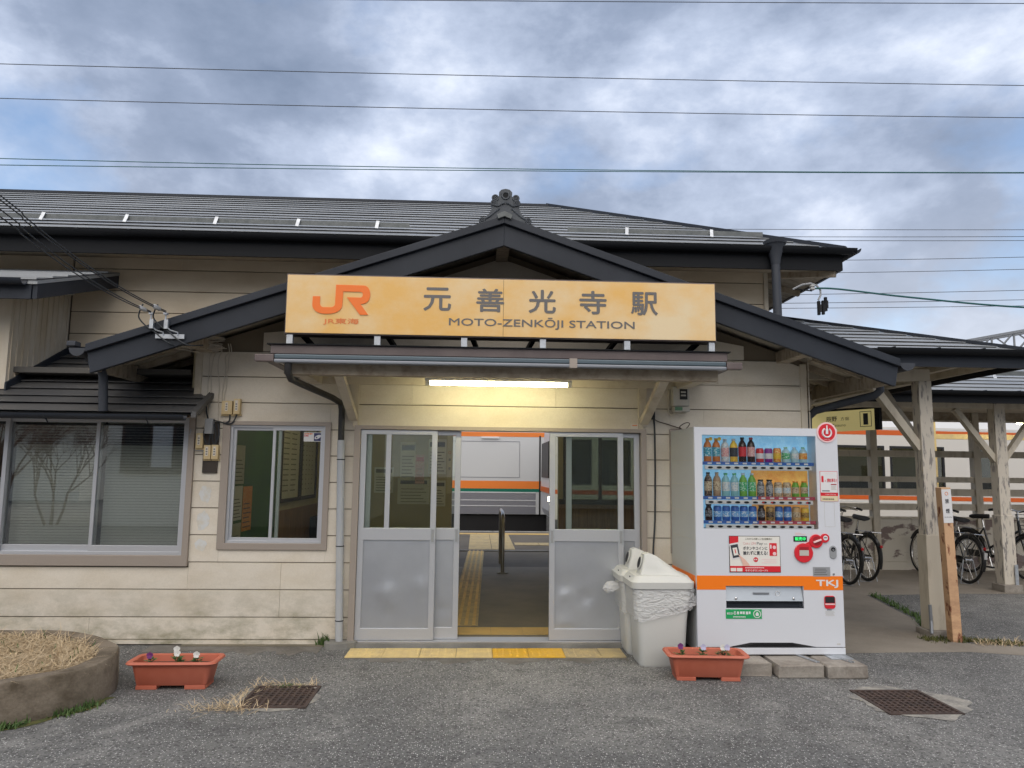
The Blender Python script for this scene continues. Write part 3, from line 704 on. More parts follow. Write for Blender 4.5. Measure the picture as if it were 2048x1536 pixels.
# ---- main roof (ridge along x, hipped at the right end)
EY, EZ, XC = 0.33, 3.735, 3.64; RY, RZ = 3.08, 5.12
mr = MB().add([(-14, EY+.02, EZ-.03), (XC-.02, EY+.02, EZ-.03), (XC-.02-(RY-EY), RY, RZ-.03), (-14, RY, RZ-.03), (XC-.02, 2*RY-EY, EZ-.03), (-14, 2*RY-EY, EZ-.03)],
              [(0, 1, 2, 3), (1, 4, 2), (4, 5, 3, 2), (0, 5, 4, 1)]).build('main_roof', 'roof_metal', BLD)
course_roof('main', mr, 'roof_metal', 15, lambda t: (-14, XC-(RY-EY)*t), lambda t: (EY+(RY-EY)*t, EZ+(RZ-EZ)*t))
MB().bar((XC+.0, EY, EZ+0.03), (XC-(RY-EY), RY, RZ+0.03), 0.05, 0.035).build('hip_cap', 'dark_metal', mr)
MB().box(-14, XC-(RY-EY)+0.05, RY-0.05, RY+0.05, RZ-0.01, RZ+0.025).build('ridge_cap', 'dark_metal', mr)
gutter(MB(), (-14, EY-0.06, EZ-0.0), (XC+0.06, EY-0.06, EZ-0.0), 0.055).build('gutter', 'gutter_dark', mr, smooth=True)
gutter(MB(), (XC+0.05, EY-0.1, EZ-0.0), (XC+0.05, 2*RY-EY, EZ-0.0), 0.055).build('gutter', 'gutter_dark', mr, smooth=True)
for k in range(26):
    x = -8.6+k*0.48; 
    if x < XC: MB().box(x-.006, x+.006, EY-0.122, EY, EZ-0.004, EZ+0.006).build('gutter_strap', 'dark_metal', mr)
B(-14, XC-.04, EY, EY+.03, EZ-0.20, EZ-0.03).build('fascia', 'gutter_dark', mr)
B(XC-.07, XC-.04, EY+.03, 2*RY-EY, EZ-0.20, EZ-0.03).build('fascia', 'dark_metal', mr)
MB().add([(-14, EY+.031, EZ-0.19), (XC-.071, EY+.031, EZ-0.19), (XC-.071, 1.0, EZ-0.06), (-14, 1.0, EZ-0.06)], [(0, 1, 2, 3)]).build('soffit', 'old_wood', mr)
MB().add([(XC-.071, EY+.031, EZ-0.188), (XC-.071, 5.8, EZ-0.188), (3.0, 5.8, EZ-0.04), (3.0, EY+.6, EZ-0.04)], [(0, 1, 2, 3)]).build('soffit', 'old_wood', mr)
for k in range(5): MB().bar((3.06, 1.25+k*.5, EZ-0.10), (XC-.08, 1.25+k*.5, EZ-0.215), 0.05, 0.06).build('rafter', 'old_wood', mr)
MB().bar((3.06, 1.0, EZ-0.09), (XC-.09, EY+.06, EZ-0.215), 0.06, 0.07).build('rafter', 'old_wood', mr)
# snow guard: strip on brackets
def rz_at(y): return EZ+(RZ-EZ)*(y-EY)/(RY-EY)
gy = EY+0.46
for a, b in ((-14, -0.75), (0.9, 2.98)):
    B(a, b, gy-0.006, gy, rz_at(gy)+0.045, rz_at(gy)+0.095).build('snow_guard', 'guard_strip', mr)
for x in (-6.1, -5.25, -4.45, -3.62, -2.72, -1.89, -1.08, 1.52, 2.42):
    MB().bar((x-.004, gy-0.05, rz_at(gy-.03)+0.03), (x+.006, gy-0.012, rz_at(gy)+0.105), 0.034, 0.008, (0, 1, 0)).build('guard_bracket', 'galvanised', mr)
# ---- porch gable roof
gr = MB()
YB, YF = 2.4, -0.66; XL, XR = -3.15, 3.53
for sx, xe in ((-1, XL), (1, XR)):
    ze = GZ-GS*abs(xe-GX)
    vs = [(GX, YF, GZ), (xe, YF, ze), (xe, YB, ze), (GX, YB, GZ)]
    gr.add(vs+[(a, b, c-0.05) for a, b, c in vs], [(0, 1, 2, 3), (7, 6, 5, 4), (0, 4, 5, 1), (1, 5, 6, 2), (2, 6, 7, 3)])
GR = gr.build('porch_roof', 'dark_metal', BLD)
for sx, xe in ((-1, XL), (1, XR)):
    ze = GZ-GS*abs(xe-GX); L = abs(xe-GX)
    for k in range(11):
        xa, xb = xe+(GX-xe)*k/11, xe+(GX-xe)*(k+1)/11
        za, zb = GZ-GS*abs(xa-GX)+.004, GZ-GS*abs(xb-GX)+.004
        MB().add([(xa-0.015*-sx*-1, YF, za+.016), (xa-0.015*-sx*-1, YB, za+.016), (xb, YB, zb+.003), (xb, YF, zb+.003), (xa, YF, za), (xa, YB, za)],
                 [(0, 1, 2, 3), (0, 4, 5, 1), (0, 3, 4), (1, 5, 2)]).build('roof_course', 'roof_metal_dark', GR)
    # barge board with metal cladding, and the roof edge strip above it
    zt = lambda x, d: GZ-d-GS*abs(x-GX)
    MB().prism_y([(GX, zt(GX, .055)), (xe, zt(xe, .055)), (xe+0.03*sx*-1, zt(xe, .055)-0.165), (GX, zt(GX, .235))] if sx < 0 else
                 [(GX, zt(GX, .055)), (GX, zt(GX, .235)), (xe-0.03, zt(xe, .055)-0.165), (xe, zt(xe, .055))], YF-0.012, YF+0.03).build('barge_board', 'dark_metal', GR, bevel=0.004)
    MB().prism_y([(GX, zt(GX, -.012)), (xe, zt(xe, -.012)), (xe, zt(xe, .053)), (GX, zt(GX, .053))], YF-0.05, YF+0.035).build('roof_edge', 'dark_metal', GR, bevel=0.004)
    # soffit boards and rafters beneath the verge
    MB().add([(GX, YF+.03, zt(GX, .056)), (xe, YF+.03, zt(xe, .056)), (xe, 1.0, zt(xe, .056)), (GX, 1.0, zt(GX, .056))], [(0, 1, 2, 3)]).build('soffit', 'trim_wood', GR)
    for k in range(7):
        xk = GX+sx*(2.85+0.0) if k == 0 else None
    for px_ in ((0.0, 2.62) if sx > 0 else (2.62,)):
        xk = GX+sx*px_
        B(xk-0.055, xk+0.055, YF+0.04, 0.0, zt(xk, .19), zt(xk, .085)).build('purlin', 'old_wood', GR, bevel=0.004)
    for k in range(6):
        yk = -0.50+k*0.33
        if yk > 0.0 or True:
            xa = GX+sx*2.84; MB().bar((xa, yk, zt(xa, .085)), (xe-0.05*sx, yk, zt(xe, .085)+0.017), 0.04, 0.055).build('rafter', 'old_wood', GR)
    B(min(xe, xe-0.05*sx), max(xe, xe-0.05*sx), YF+0.032, 2.0, zt(xe, .19), zt(xe, .056)).build('fascia', 'old_wood', GR)
    gx = xe+0.075*sx
    gutter(MB(), (gx, YF-0.02, zt(xe, 0.02)), (gx, 2.0, zt(xe, 0.02)), 0.065).build('gutter', 'pipe_slate', GR, smooth=True)
    MB().prism_y([(gx+0.065*math.cos(math.pi+math.pi*i/10), zt(xe, 0.02)+0.065*math.sin(math.pi+math.pi*i/10)) for i in range(11)], YF-0.026, YF-0.018).build('gutter_end', 'pipe_slate', GR)
# little kick-up at the end of the left gutter
MB().box(-3.31, -3.24, YF-0.03, YF+0.06, zt(XR, 0) if False else 2.475, 2.515).build('gutter_bracket', 'pipe_slate', GR, bevel=0.006)

# ---- ridge-end ornament
ON = thing('ridge_ornament', 'dark clay ridge-end tile with scrolls on the gable peak', 'roof ornament', (0.19, -0.66, 3.62))
def arcpts(cx, cz, r, a0, a1, n): return [(cx+r*math.cos(R(a0+(a1-a0)*i/n)), cz+r*math.sin(R(a0+(a1-a0)*i/n))) for i in range(n+1)]
half = [(0.0, 3.635), (0.205, 3.565), (0.222, 3.60), (0.205, 3.637), (0.17, 3.637), (0.135, 3.675), (0.115, 3.72), (0.122, 3.755), (0.11, 3.785), (0.112, 3.815), (0.085, 3.83), (0.055, 3.815), (0.056, 3.86), (0.035, 3.882), (0.0, 3.890)]
outl = [(GX+0.008+x, z) for x, z in half] + [(GX+0.008-x, z) for x, z in half[-2:0:-1]]
MB().prism_y(outl, -0.675, -0.60).build('tile_body', 'tile_clay', ON, bevel=0.006)
def scroll(mb, cx, cz, r):
    mb.torus((cx, -0.676, cz), r, r*0.32, 'y', 16, 6); mb.torus((cx, -0.678, cz), r*0.42, r*0.25, 'y', 10, 6)
for s in (-1, 1):
    for (ox, oz, r) in ((0.087, 3.805, 0.024), (0.098, 3.763, 0.022), (0.195, 3.607, 0.022)):
        mb = MB(); scroll(mb, GX+0.008+s*ox, oz, r); mb.build('scroll', 'tile_clay', ON, smooth=True)
    mb = MB().tube([(GX+0.008+s*x, -0.678, z) for x, z in ((0.005, 3.762), (0.03, 3.755), (0.06, 3.735), (0.085, 3.738), (0.11, 3.745))], 0.009, 6); mb.build('scroll', 'tile_clay', ON, smooth=True)
    mb = MB().tube([(GX+0.008+s*x, -0.676, z) for x, z in ((0.05, 3.715), (0.09, 3.68), (0.13, 3.645), (0.17, 3.62))], 0.008, 6); mb.build('scroll', 'tile_clay', ON, smooth=True)
MB().torus((GX+0.008, -0.676, 3.828), 0.030, 0.010, 'y', 12, 6).build('medallion', 'tile_clay', ON, smooth=True)
MB().disc_y(GX+0.008, 3.828, 0.024, -0.680, -0.668, 8).build('medallion_recess', 'gutter_dark', ON)
MB().prism_y([(GX-0.066, 3.642), (GX, 3.672), (GX+0.066, 3.642), (GX+0.054, 3.604), (GX, 3.628), (GX-0.054, 3.604)], -0.735, -0.66).build('ridge_cover', 'guard_strip', ON, bevel=0.003)
B(GX-0.09, GX+0.09, -0.60, 2.2, 3.60, 3.68).build('ridge_cap', 'dark_metal', GR)

# ---- pent roof over the office window
PR = MB().add([(-8, -0.40, 1.955), (-2.40, -0.40, 1.955), (-2.40, -0.001, 2.16), (-8, -0.001, 2.16), (-8, 0.95, 2.645), (-2.52, 0.95, 2.645), (-2.52, -0.001, 2.16)],
              [(0, 1, 2, 3), (3, 6, 5, 4)]).build('pent_roof', 'roof_metal_dark', BLD)
course_roof('pent', PR, 'roof_metal_dark', 9, lambda t: (-8, -2.40 if t < 0.30 else -2.522), lambda t: (-0.40+1.35*t, 1.962+0.69*t), lip=0.022)
MB().add([(-2.402, -0.41, 1.985), (-2.36, -0.41, 1.975), (-2.36, -0.018, 2.175), (-2.402, -0.018, 2.185), (-2.402, -0.41, 1.93), (-2.36, -0.41, 1.93), (-2.36, -0.018, 2.13), (-2.402, -0.018, 2.13)],
         [(0, 1, 2, 3), (4, 7, 6, 5), (0, 4, 5, 1), (1, 5, 6, 2), (2, 6, 7, 3), (3, 7, 4, 0)]).build('verge', 'roof_metal_dark', PR)
gutter(MB(), (-8, -0.46, 1.945), (-2.43, -0.46, 1.945), 0.045).build('gutter', 'dark_metal', PR, smooth=True)
MB().add([(-8, -0.40, 1.93), (-2.45, -0.40, 1.93), (-2.45, -0.03, 1.985), (-8, -0.03, 1.985)], [(0, 1, 2, 3)]).build('soffit', 'old_wood', PR)
for x in (-3.55, -2.74): MB().tube([(x, -0.5, 1.93), (x+.01, -0.46, 1.885), (x+.005, -0.44, 1.87)], 0.006, 6).build('gutter_hook', 'dark_metal', PR)
B(-4.18, -2.52, 0.915, 0.932, 2.63, 2.72).build('flashing', 'dark_metal', PR)
# ---- upper projecting block at the far left
BK = thing('side_block', 'cream ribbed-metal block projecting above the pent roof at the far left', 'building part', (-4.8, 0.4, 2.2))
def bz_(y): return 3.06+(3.50-3.06)*(y+0.45)/1.38
def pz(y): return 1.962+0.69*(y+0.40)/1.35
ws = MB().prism_x([(0.0, pz(0)+.02), (0.93, pz(.93)+.02), (0.93, bz_(.93)-.06), (0.0, bz_(0)-.06)], -4.24, -4.19).prism_y([(-9, pz(0)), (-4.24, pz(0)), (-4.24, 3.12), (-9, 3.12)], 0.0, 0.04).build('wall', 'ribbed_sheet', BK)
for k in range(11):
    y = 0.03+k*0.085; MB().prism_x([(y, pz(y)+.03), (y+.014, pz(y)+.03), (y+.014, bz_(y)-.07), (y, bz_(y)-.07)], -4.1895, -4.180).build('rib', 'ribbed_sheet', BK)
for k in range(4): B(-4.34-k*0.2, -4.32-k*0.2, -0.008, -0.001, pz(0)+.02, 3.1).build('rib', 'ribbed_sheet', BK)
MB().prism_x([(-0.02, pz(0)+.0), (0.93, pz(.93)+.0), (0.93, pz(.93)+.075), (-0.02, pz(0)+.075)], -4.181, -4.165).build('flashing', 'dark_metal', BK)
bz = lambda y: 3.06+(3.50-3.06)*(y+0.45)/1.38
rb = MB().prism_x([(-0.45, bz(-.45)-.03), (0.93, bz(.93)-.03), (0.93, bz(.93)), (-0.45, bz(-.45))], -9, -3.72).build('roof', 'roof_metal', BK)
for k in range(6):
    y0, y1 = -0.45+k*0.23, -0.45+(k+1)*0.23; MB().prism_x([(y0-.015, bz(y0)+.006), (y1, bz(y1)+.002), (y0-.015, bz(y0)+.022)], -9, -3.72).build('roof_course', 'roof_metal', BK)
MB().prism_x([(-0.43, bz(-.43)-.16), (0.93, bz(.93)-.16), (0.93, bz(.93)-.031), (-0.43, bz(-.43)-.031)], -3.765, -3.725).build('verge_board', 'dark_metal', BK, bevel=0.003)
B(-9, -3.77, -0.44, -0.41, bz(-.43)-.16, bz(-.43)-.031).build('fascia', 'dark_metal', BK)
gutter(MB(), (-9, -0.50, bz(-.45)), (-3.80, -0.50, bz(-.45)), 0.05).build('gutter', 'dark_metal', BK, smooth=True)
MB().prism_x([(-0.40, bz(-.40)-.06), (0.93, bz(.93)-.06), (0.93, bz(.93)-.035), (-0.40, bz(-.40)-.035)], -9, -3.77).build('soffit', 'old_wood', BK)
B(-4.18, -3.86, 0.30, 0.38, bz_(.3)-.17, bz_(.3)-.065).build('purlin', 'peeling_wood', BK)

# ---- right-hand canopy roof over the path (hipped), and the long platform-side roof behind it
C1 = thing('path_canopy', 'timber canopy with grey hipped roof right of the station building', 'canopy', (4.4, 0.43, 0))
ye, ze, xc, Lr, s1 = -0.13, 2.665, 5.12, 1.65, 0.372
cr = MB().add([(2.9, ye, ze-.02), (xc, ye, ze-.02), (xc-Lr, ye+Lr, ze+s1*Lr-.02), (2.9, ye+Lr, ze+s1*Lr-.02), (xc, ye+2*Lr, ze-.02), (2.9, ye+2*Lr, ze-.02)], [(0, 1, 2, 3), (1, 4, 2), (4, 5, 3, 2), (0, 5, 4, 1)]).build('roof', 'roof_metal', C1)
course_roof('c1', cr, 'roof_metal', 9, lambda t: (3.05, xc-Lr*t), lambda t: (ye+Lr*t, ze+s1*Lr*t))
MB().bar((xc, ye, ze+.025), (xc-Lr, ye+Lr, ze+s1*Lr+.025), 0.05, 0.03).build('hip_cap', 'dark_metal', cr)
gutter(MB(), (3.6, ye-.06, ze+.005), (xc+.06, ye-.06, ze+.005), 0.055).build('gutter', 'gutter_dark', cr, smooth=True)
gutter(MB(), (xc+.06, ye-.06, ze+.005), (xc+.06, ye+2*Lr, ze+.005), 0.055).build('gutter', 'gutter_dark', cr, smooth=True)
for k in range(4): B(3.75+k*0.42, 3.765+k*.42, ye-.12, ye, ze+.005, ze+.013).build('gutter_strap', 'dark_metal', cr)
B(3.5, xc-.03, ye+.0, ye+.03, ze-0.15, ze-.022).build('fascia', 'dark_metal', cr)
B(xc-.06, xc-.03, ye+.03, ye+2*Lr, ze-0.15, ze-.022).build('fascia', 'gutter_dark', cr)
for k in range(8): B(3.05+k*0.255, 3.30+k*0.255, ye+.031, ye+2*Lr-.1, ze-0.032, ze-.024).build('soffit_board', 'trim_wood', cr)
for k in range(6): B(3.1+k*0.38, 3.15+k*.38, ye+.032, ye+2*Lr-.1, ze-0.10, ze-.034).build('rafter', 'trim_wood', cr)
for y in (0.43, 2.75): B(3.05, 4.46, y-.055, y+.055, ze-0.22, ze-.102).build('beam', 'cream_post', C1, bevel=0.004)
B(4.345, 4.455, .49, 3.1, ze-0.225, ze-.223+.12).build('beam', 'cream_post', C1, bevel=0.004)
B(3.60, 3.70, ye+.05, 3.1, ze-0.34, ze-.222).build('beam', 'trim_wood', C1)
def post(parent, x, y, z1, w, base_h, mt, mb_, conc=0.10):
    p = B(x-w/2, x+w/2, y-w/2, y+w/2, conc, z1).build('post', mt, parent, bevel=0.006)
    B(x-w/2-.014, x+w/2+.014, y-w/2-.014, y+w/2+.014, conc, base_h).build('sleeve', mb_, p, bevel=0.006)
    B(x-w/2-.05, x+w/2+.05, y-w/2-.05, y+w/2+.05, 0.0, conc).build('footing', 'block_concrete', p, bevel=0.008)
    return p
p1 = post(C1, 4.40, 0.43, ze-.22, 0.13, 0.95, 'peeling_wood', 'cream_post', 0.06)
MB().tube([(4.31, 0.33, 0.30), (4.31, 0.325, 0.15), (4.295, 0.30, 0.04)], 0.016, 6).build('strap', 'pale_gutter', p1)
MB().bar((4.35, 0.43, 1.78), (3.88, 0.43, 2.42), 0.07, 0.08, (0, 1, 0)).build('brace', 'cream_post', C1)
MB().bar((4.40, 0.50, 1.80), (4.40, 1.15, 2.44), 0.07, 0.08, (1, 0, 0)).build('brace', 'cream_post', C1)
MB().bar((3.06, 0.9, 1.85), (3.58, 0.9, 2.40), 0.08, 0.09, (0, 1, 0)).build('brace', 'trim_wood', C1)
MB().bar((3.10, 2.2, 1.75), (3.75, 2.2, 2.42), 0.08, 0.09, (0, 1, 0)).build('brace', 'trim_wood', C1)
MB().bar((3.12, 3.2, 1.70), (3.9, 3.2, 2.5), 0.08, 0.09, (0, 1, 0)).build('brace', 'trim_wood', C1)

C2 = thing('cycle_shelter', 'long timber shelter with grey metal roof along the bicycle rail', 'canopy', (7, 4, 0))
y2, z2 = 2.5, 2.60
c2r = MB().prism_x([(y2, z2-.03), (4.3, z2+.62), (6.1, z2-.03), (6.1, z2), (4.3, z2+.65), (y2, z2)], 5.0, 18).build('roof', 'roof_metal', C2)
course_roof('c2', c2r, 'roof_metal', 9, lambda t: (5.0, 18), lambda t: (y2+1.8*t, z2+.65*t))
gutter(MB(), (4.9, y2-.06, z2+.0), (18, y2-.06, z2+.0), 0.055).build('gutter', 'gutter_dark', c2r, smooth=True)
for k in range(9): B(5.1+k*0.45, 5.113+k*.45, y2-.12, y2, z2+.0, z2+.008).build('gutter_strap', 'dark_metal', c2r)
B(4.95, 18, y2, y2+.03, z2-.15, z2-.031).build('fascia', 'gutter_dark', c2r)
B(5.0, 18, y2+.4, y2+.407, z2+.27, z2+.33).build('snow_guard', 'guard_strip', c2r)
for x in (6.1, 6.93, 7.8): MB().bar((x, y2+.36, z2+.22), (x, y2+.42, z2+.35), 0.045, 0.008, (0, 1, 0)).build('guard_bracket', 'galvanised', c2r)
MB().prism_x([(y2+.04, z2-.032), (4.3, z2-.01), (5.1, z2-.032), (5.1, z2-.05), (y2+.04, z2-.05)], 5.0, 18).build('ceiling', 'trim_wood', C2)
for x, nm in ((7.05, 0), (9.6, 0)):
    p = post(C2, x, 3.06, z2-.05, 0.15, 1.0, 'peeling_wood', 'peeling_wood', 0.10)
    B(x+.04, x+.085, 3.06-.115, 3.06-.105, 0.04, 0.36).build('strap', 'galvanised', p)
    for s in (-1, 1): MB().bar((x+s*.05, 3.06, 1.72), (x+s*0.58, 3.06, 2.42), 0.07, 0.08, (0, 1, 0)).build('brace', 'cream_post', C2)
B(4.9, 18, 3.0, 3.12, z2-.17, z2-.052).build('beam', 'cream_post', C2, bevel=.004)
# fence wall at the back of the shelter
FN = thing('rail_fence', 'peeling cream board fence with three open rails behind the bicycles', 'fence', (7, 5.2, 0))
for x in (4.95, 6.455, 8.19, 9.9, 11.6):
    MB().bar((x+.0, 5.2, 0), (x, 5.2, z2-.05), 0.11, 0.13, (0, 1, 0)).build('post', 'cream_post', FN)
for a, b in ((1.813, 1.919), (1.406, 1.495), (1.187, 1.30), (0.953, 1.058)):
    for xa, xb in ((3.1, 4.89), (5.01, 6.395), (6.515, 8.13), (8.25, 9.84), (9.96, 11.5)):
        B(xa, xb, 5.17, 5.205, a, b).build('rail', 'cream_post', FN)
for xa, xb in ((3.1, 4.89), (5.01, 6.395), (6.515, 8.13), (8.25, 9.84), (9.96, 11.5)):
    w = (xb-xa)/3
    for k in range(3): B(xa+k*w+.003, xa+(k+1)*w-.003, 5.18, 5.21, 0.13, 0.815).build('board', 'peeling_board', FN, bevel=.003)
    B(xa, xb, 5.15, 5.22, 0.816, 0.85).build('cap_rail', 'cream_post', FN); B(xa, xb, 5.16, 5.22, 0.0, 0.128).build('base_board', 'peeling_board', FN)
for zz in (2.52, 2.72):
    B(3.1, 18, 5.18, 5.22, zz-.09, zz+.09).build('header_board', 'old_wood', FN)
B(3.1, 18, 5.15, 5.24, 2.40, 2.425).build('header_board', 'cream_post', FN)
B(9.05, 9.2, 7.8, 7.95, 0, 3).build('post', 'tactile_faded', FN); B(9.21, 12, 7.82, 7.93, 2.25, 2.35).build('beam', 'tactile_faded', FN)

# ---- entrance canopy (part of the building)
CN = B(-1.62, 1.98, -0.95, 0.0, 2.375, 2.395).build('entrance_canopy', 'brown_metal', BLD)
B(-1.615, 1.968, -0.97, -0.945, 2.398, 2.468).build('fascia', 'brown_metal', CN, bevel=.004)
B(-1.64, 1.99, -0.99, -0.02, 2.4685, 2.476).build('top_sheet', 'gutter_dark', CN)
B(-1.57, 1.94, -1.02, -0.955, 2.352, 2.388).build('gutter_upper', 'blue_grey_metal', CN, bevel=.008)
B(-1.57, 1.94, -1.03, -0.955, 2.322, 2.349).build('gutter_lower', 'pale_gutter', CN, bevel=.008)
for xa, xb in ((-1.72, -1.575), (1.945, 2.07)): MB().box(xa, xb, -1.02, -0.955, 2.33, 2.385).build('gutter_end', 'brown_metal', CN, bevel=.006)
B(0.70, 0.76, -1.034, -0.95, 2.318, 2.392).build('gutter_joint', 'frame_brown', CN)
for xa, xb in ((-1.70, -1.63), (1.99, 2.05)): B(xa, xb, -0.95, -0.0, 2.36, 2.37).build('side_flashing', 'brown_metal', CN)
B(-1.53, 1.92, -0.88, -0.80, 2.25, 2.345).build('beam', 'old_wood', CN, bevel=.004)
for k in range(9):
    B(-1.55+k*0.385, -1.55+k*.385+.38, -0.80, -0.02, 2.352, 2.362).build('soffit_board', 'trim_wood', CN)
for x in (-1.45, 1.84): B(x-.05, x+.05, -0.80, -0.02, 2.27, 2.35).build('side_beam', 'trim_wood', CN, bevel=.004)
B(-1.53, 1.92, -0.06, -0.018, 2.275, 2.35).build('wall_plate', 'trim_wood', CN)
for x, s in ((-1.115, 1), (1.50, -1)):
    MB().bar((x, -0.05, 1.97), (x+0.0*s, -0.80, 2.27), 0.055, 0.075, (1, 0, 0)).build('brace', 'trim_wood', CN, bevel=.003)
    B(x-.03, x+.03, -0.05, -0.017, 1.93, 2.30).build('brace_plate', 'trim_wood', CN)
# downpipes
def elbow(pts, r, name, m, parent, n=10):
    return MB().tube(pts, r, n).build(name, m, parent, smooth=True)
elbow([(-1.47, -0.985, 2.33), (-1.47, -0.985, 2.25), (-1.455, -0.95, 2.205), (-1.40, -0.80, 2.18), (-1.27, -0.25, 2.13), (-1.225, -0.10, 2.10), (-1.215, -0.075, 2.04), (-1.213, -0.07, 1.74)], 0.028, 'downpipe', 'pipe_dark', CN)
dp = elbow([(-1.212, -0.07, 1.77), (-1.19, -0.07, 0.9), (-1.165, -0.07, 0.04)], 0.033, 'downpipe', 'pipe_grey', BLD, 14)
for z, x in ((1.60, -1.208), (0.85, -1.188), (0.22, -1.17)): MB().torus((x, -0.07, z), 0.034, 0.004, 'z', 16, 5).build('pipe_clip', 'gutter_dark', dp)
MB().prism_z(blob(-1.16, -0.09, 0.14, 0.10, 16, .1, 3), 0.0, 0.05).build('pipe_footing', 'sill_concrete', dp)
elbow([(-3.225, -0.55, 2.44), (-3.19, -0.52, 2.38), (-3.12, -0.49, 2.31), (-3.105, -0.48, 2.25), (-3.10, -0.45, 1.97)], 0.036, 'downpipe', 'pipe_slate', BLD, 12)
hp = MB().lathe([(0.105, 0.0), (0.115, 0.03), (0.085, -0.02+.0), (0.055, -0.13), (0.045, -0.20)][::-1], (2.895, 0.27, 3.765), 14).build('rain_head', 'pipe_slate', BLD, smooth=True)
elbow([(2.895, 0.27, 3.60), (2.90, 0.27, 3.0), (2.90, 0.27, 2.72)], 0.042, 'downpipe', 'pipe_slate', BLD, 12)
elbow([(3.60, -0.25, 2.42), (3.60, -0.25, 2.34)], 0.055, 'downpipe_outlet', 'pipe_slate', BLD, 12)
elbow([(3.60, -0.25, 2.38), (3.60, -0.25, 2.27), (3.56, -0.23, 2.23), (3.35, -0.05, 2.17), (3.16, 0.10, 2.11), (3.105, 0.13, 2.05), (3.10, 0.13, 1.95), (3.10, 0.13, 0.05)], 0.036, 'downpipe', 'pipe_slate', BLD, 12)

# ------------------------------------------------------------------ station sign
SY = -0.87
SG = thing('station_sign', 'weathered orange-yellow station name board above the entrance canopy', 'sign', (0.19, -0.8, 2.5))
sgb = B(-1.545, 1.918, SY+0.012, SY+0.15, 2.572, 3.062).build('sign_box', 'brown_metal', SG, bevel=.004)
B(-1.535, 0.1835, SY, SY+0.0115, 2.583, 3.050).build('sign_panel', 'sign_face', SG)
B(0.1865, 1.908, SY+.001, SY+0.0115, 2.583, 3.050).build('sign_panel', 'sign_face', SG)
jr = [(262,505),(455,505),(455,700),(470,748),(500,782),(540,800),(750,800),(800,788),(838,760),(855,720),(865,185),(1590,200),(1655,210),(1715,255),(1752,320),(1772,400),(1775,470),(1760,560),(1722,630),(1660,680),(1590,703),(1530,710),(1740,1000),(1520,1000),(1160,525),(1520,530),(1555,518),(1576,490),(1580,455),(1574,412),(1552,385),(1520,375),(1060,368),(1045,760),(1032,810),(1000,862),(930,920),(860,950),(760,974),(630,980),(520,974),(430,950),(345,900),(290,840),(262,780),(258,720)]
def sgx(p): return (-1.331+(p[0]-262)*0.0002987, 2.972-(p[1]-190)*0.0002987+(p[0]-262)*0.0000035)
MB().prism_y([sgx(p) for p in jr], SY-0.006, SY-0.001).build('logo', 'logo_orange', SG)
text('JR東海', -1.241, -0.963, 2.652, 2.704, SY-0.002, 'faded_orange', SG, bold=0.02)
for ch, a, b in (('元', -0.452, -0.238), ('善', -0.030, 0.186), ('光', 0.391, 0.604), ('寺', 0.801, 1.016), ('駅', 1.222, 1.435)):
    text(ch, a, b, 2.783, 2.968, SY-0.002, 'sign_grey', SG, bold=0.022)
text('MOTO-ZENKŌJI STATION', -0.248, 1.246, 2.648, 2.742, SY-0.002, 'sign_grey', SG, bold=0.012)
for x in (-1.505, -0.815, -0.125, 0.507, 1.19, 1.882):
    B(x-.024, x+.024, SY+.02, SY+.06, 2.477, 2.571).build('support_post', 'galvanised', SG)
    s = 1 if x < 0.3 else -1
    MB().bar((x+.05*s, SY+.10, 2.62), (x+.14*s, -0.25, 2.48), 0.035, 0.035).build('support_strut', 'gutter_dark', SG)

# ------------------------------------------------------------------ fluorescent lamp under the canopy
LT = thing('fluorescent_light', 'lit fluorescent tube lamp mounted under the entrance canopy', 'light', (0.17, -0.5, 2.25))
B(-0.455, 0.785, -0.54, -0.44, 2.262, 2.345).build('lamp_housing', 'lamp_case', LT, bevel=.006)
for x in (-0.43, 0.765): B(x-.018, x+.018, -0.52, -0.46, 2.225, 2.262).build('lamp_holder', 'lamp_case', LT)
MB().tube([(-0.405, -0.49, 2.243), (0.745, -0.49, 2.243)], 0.016, 12).build('lamp_tube', 'tube_lamp', LT, smooth=True)
for i, (x, y) in enumerate(((-1.3, 2.6), (1.5, 2.6))):
    h = thing('fluorescent_light', ('lit ceiling tube inside the hall on the left', 'lit ceiling tube inside the hall on the right')[i], 'light', (x, y, 2.5))
    B(x-.6, x+.6, y-.05, y+.05, 2.50, 2.558).build('lamp_housing', 'lamp_case', h)
    MB().tube([(x-.57, y, 2.47), (x+.57, y, 2.47)], 0.016, 8).build('lamp_tube', 'hall_lamp', h)
pl = thing('fluorescent_light', 'lit lamp under the platform roof at the right edge', 'light', (10.4, 6.6, 2.3))
B(9.95, 11.0, 6.55, 6.65, 2.53, 2.58).build('lamp_housing', 'lamp_case', pl)
MB().tube([(10.0, 6.6, 2.50), (10.95, 6.6, 2.50)], 0.022, 8).build('lamp_tube', 'hall_lamp', pl)

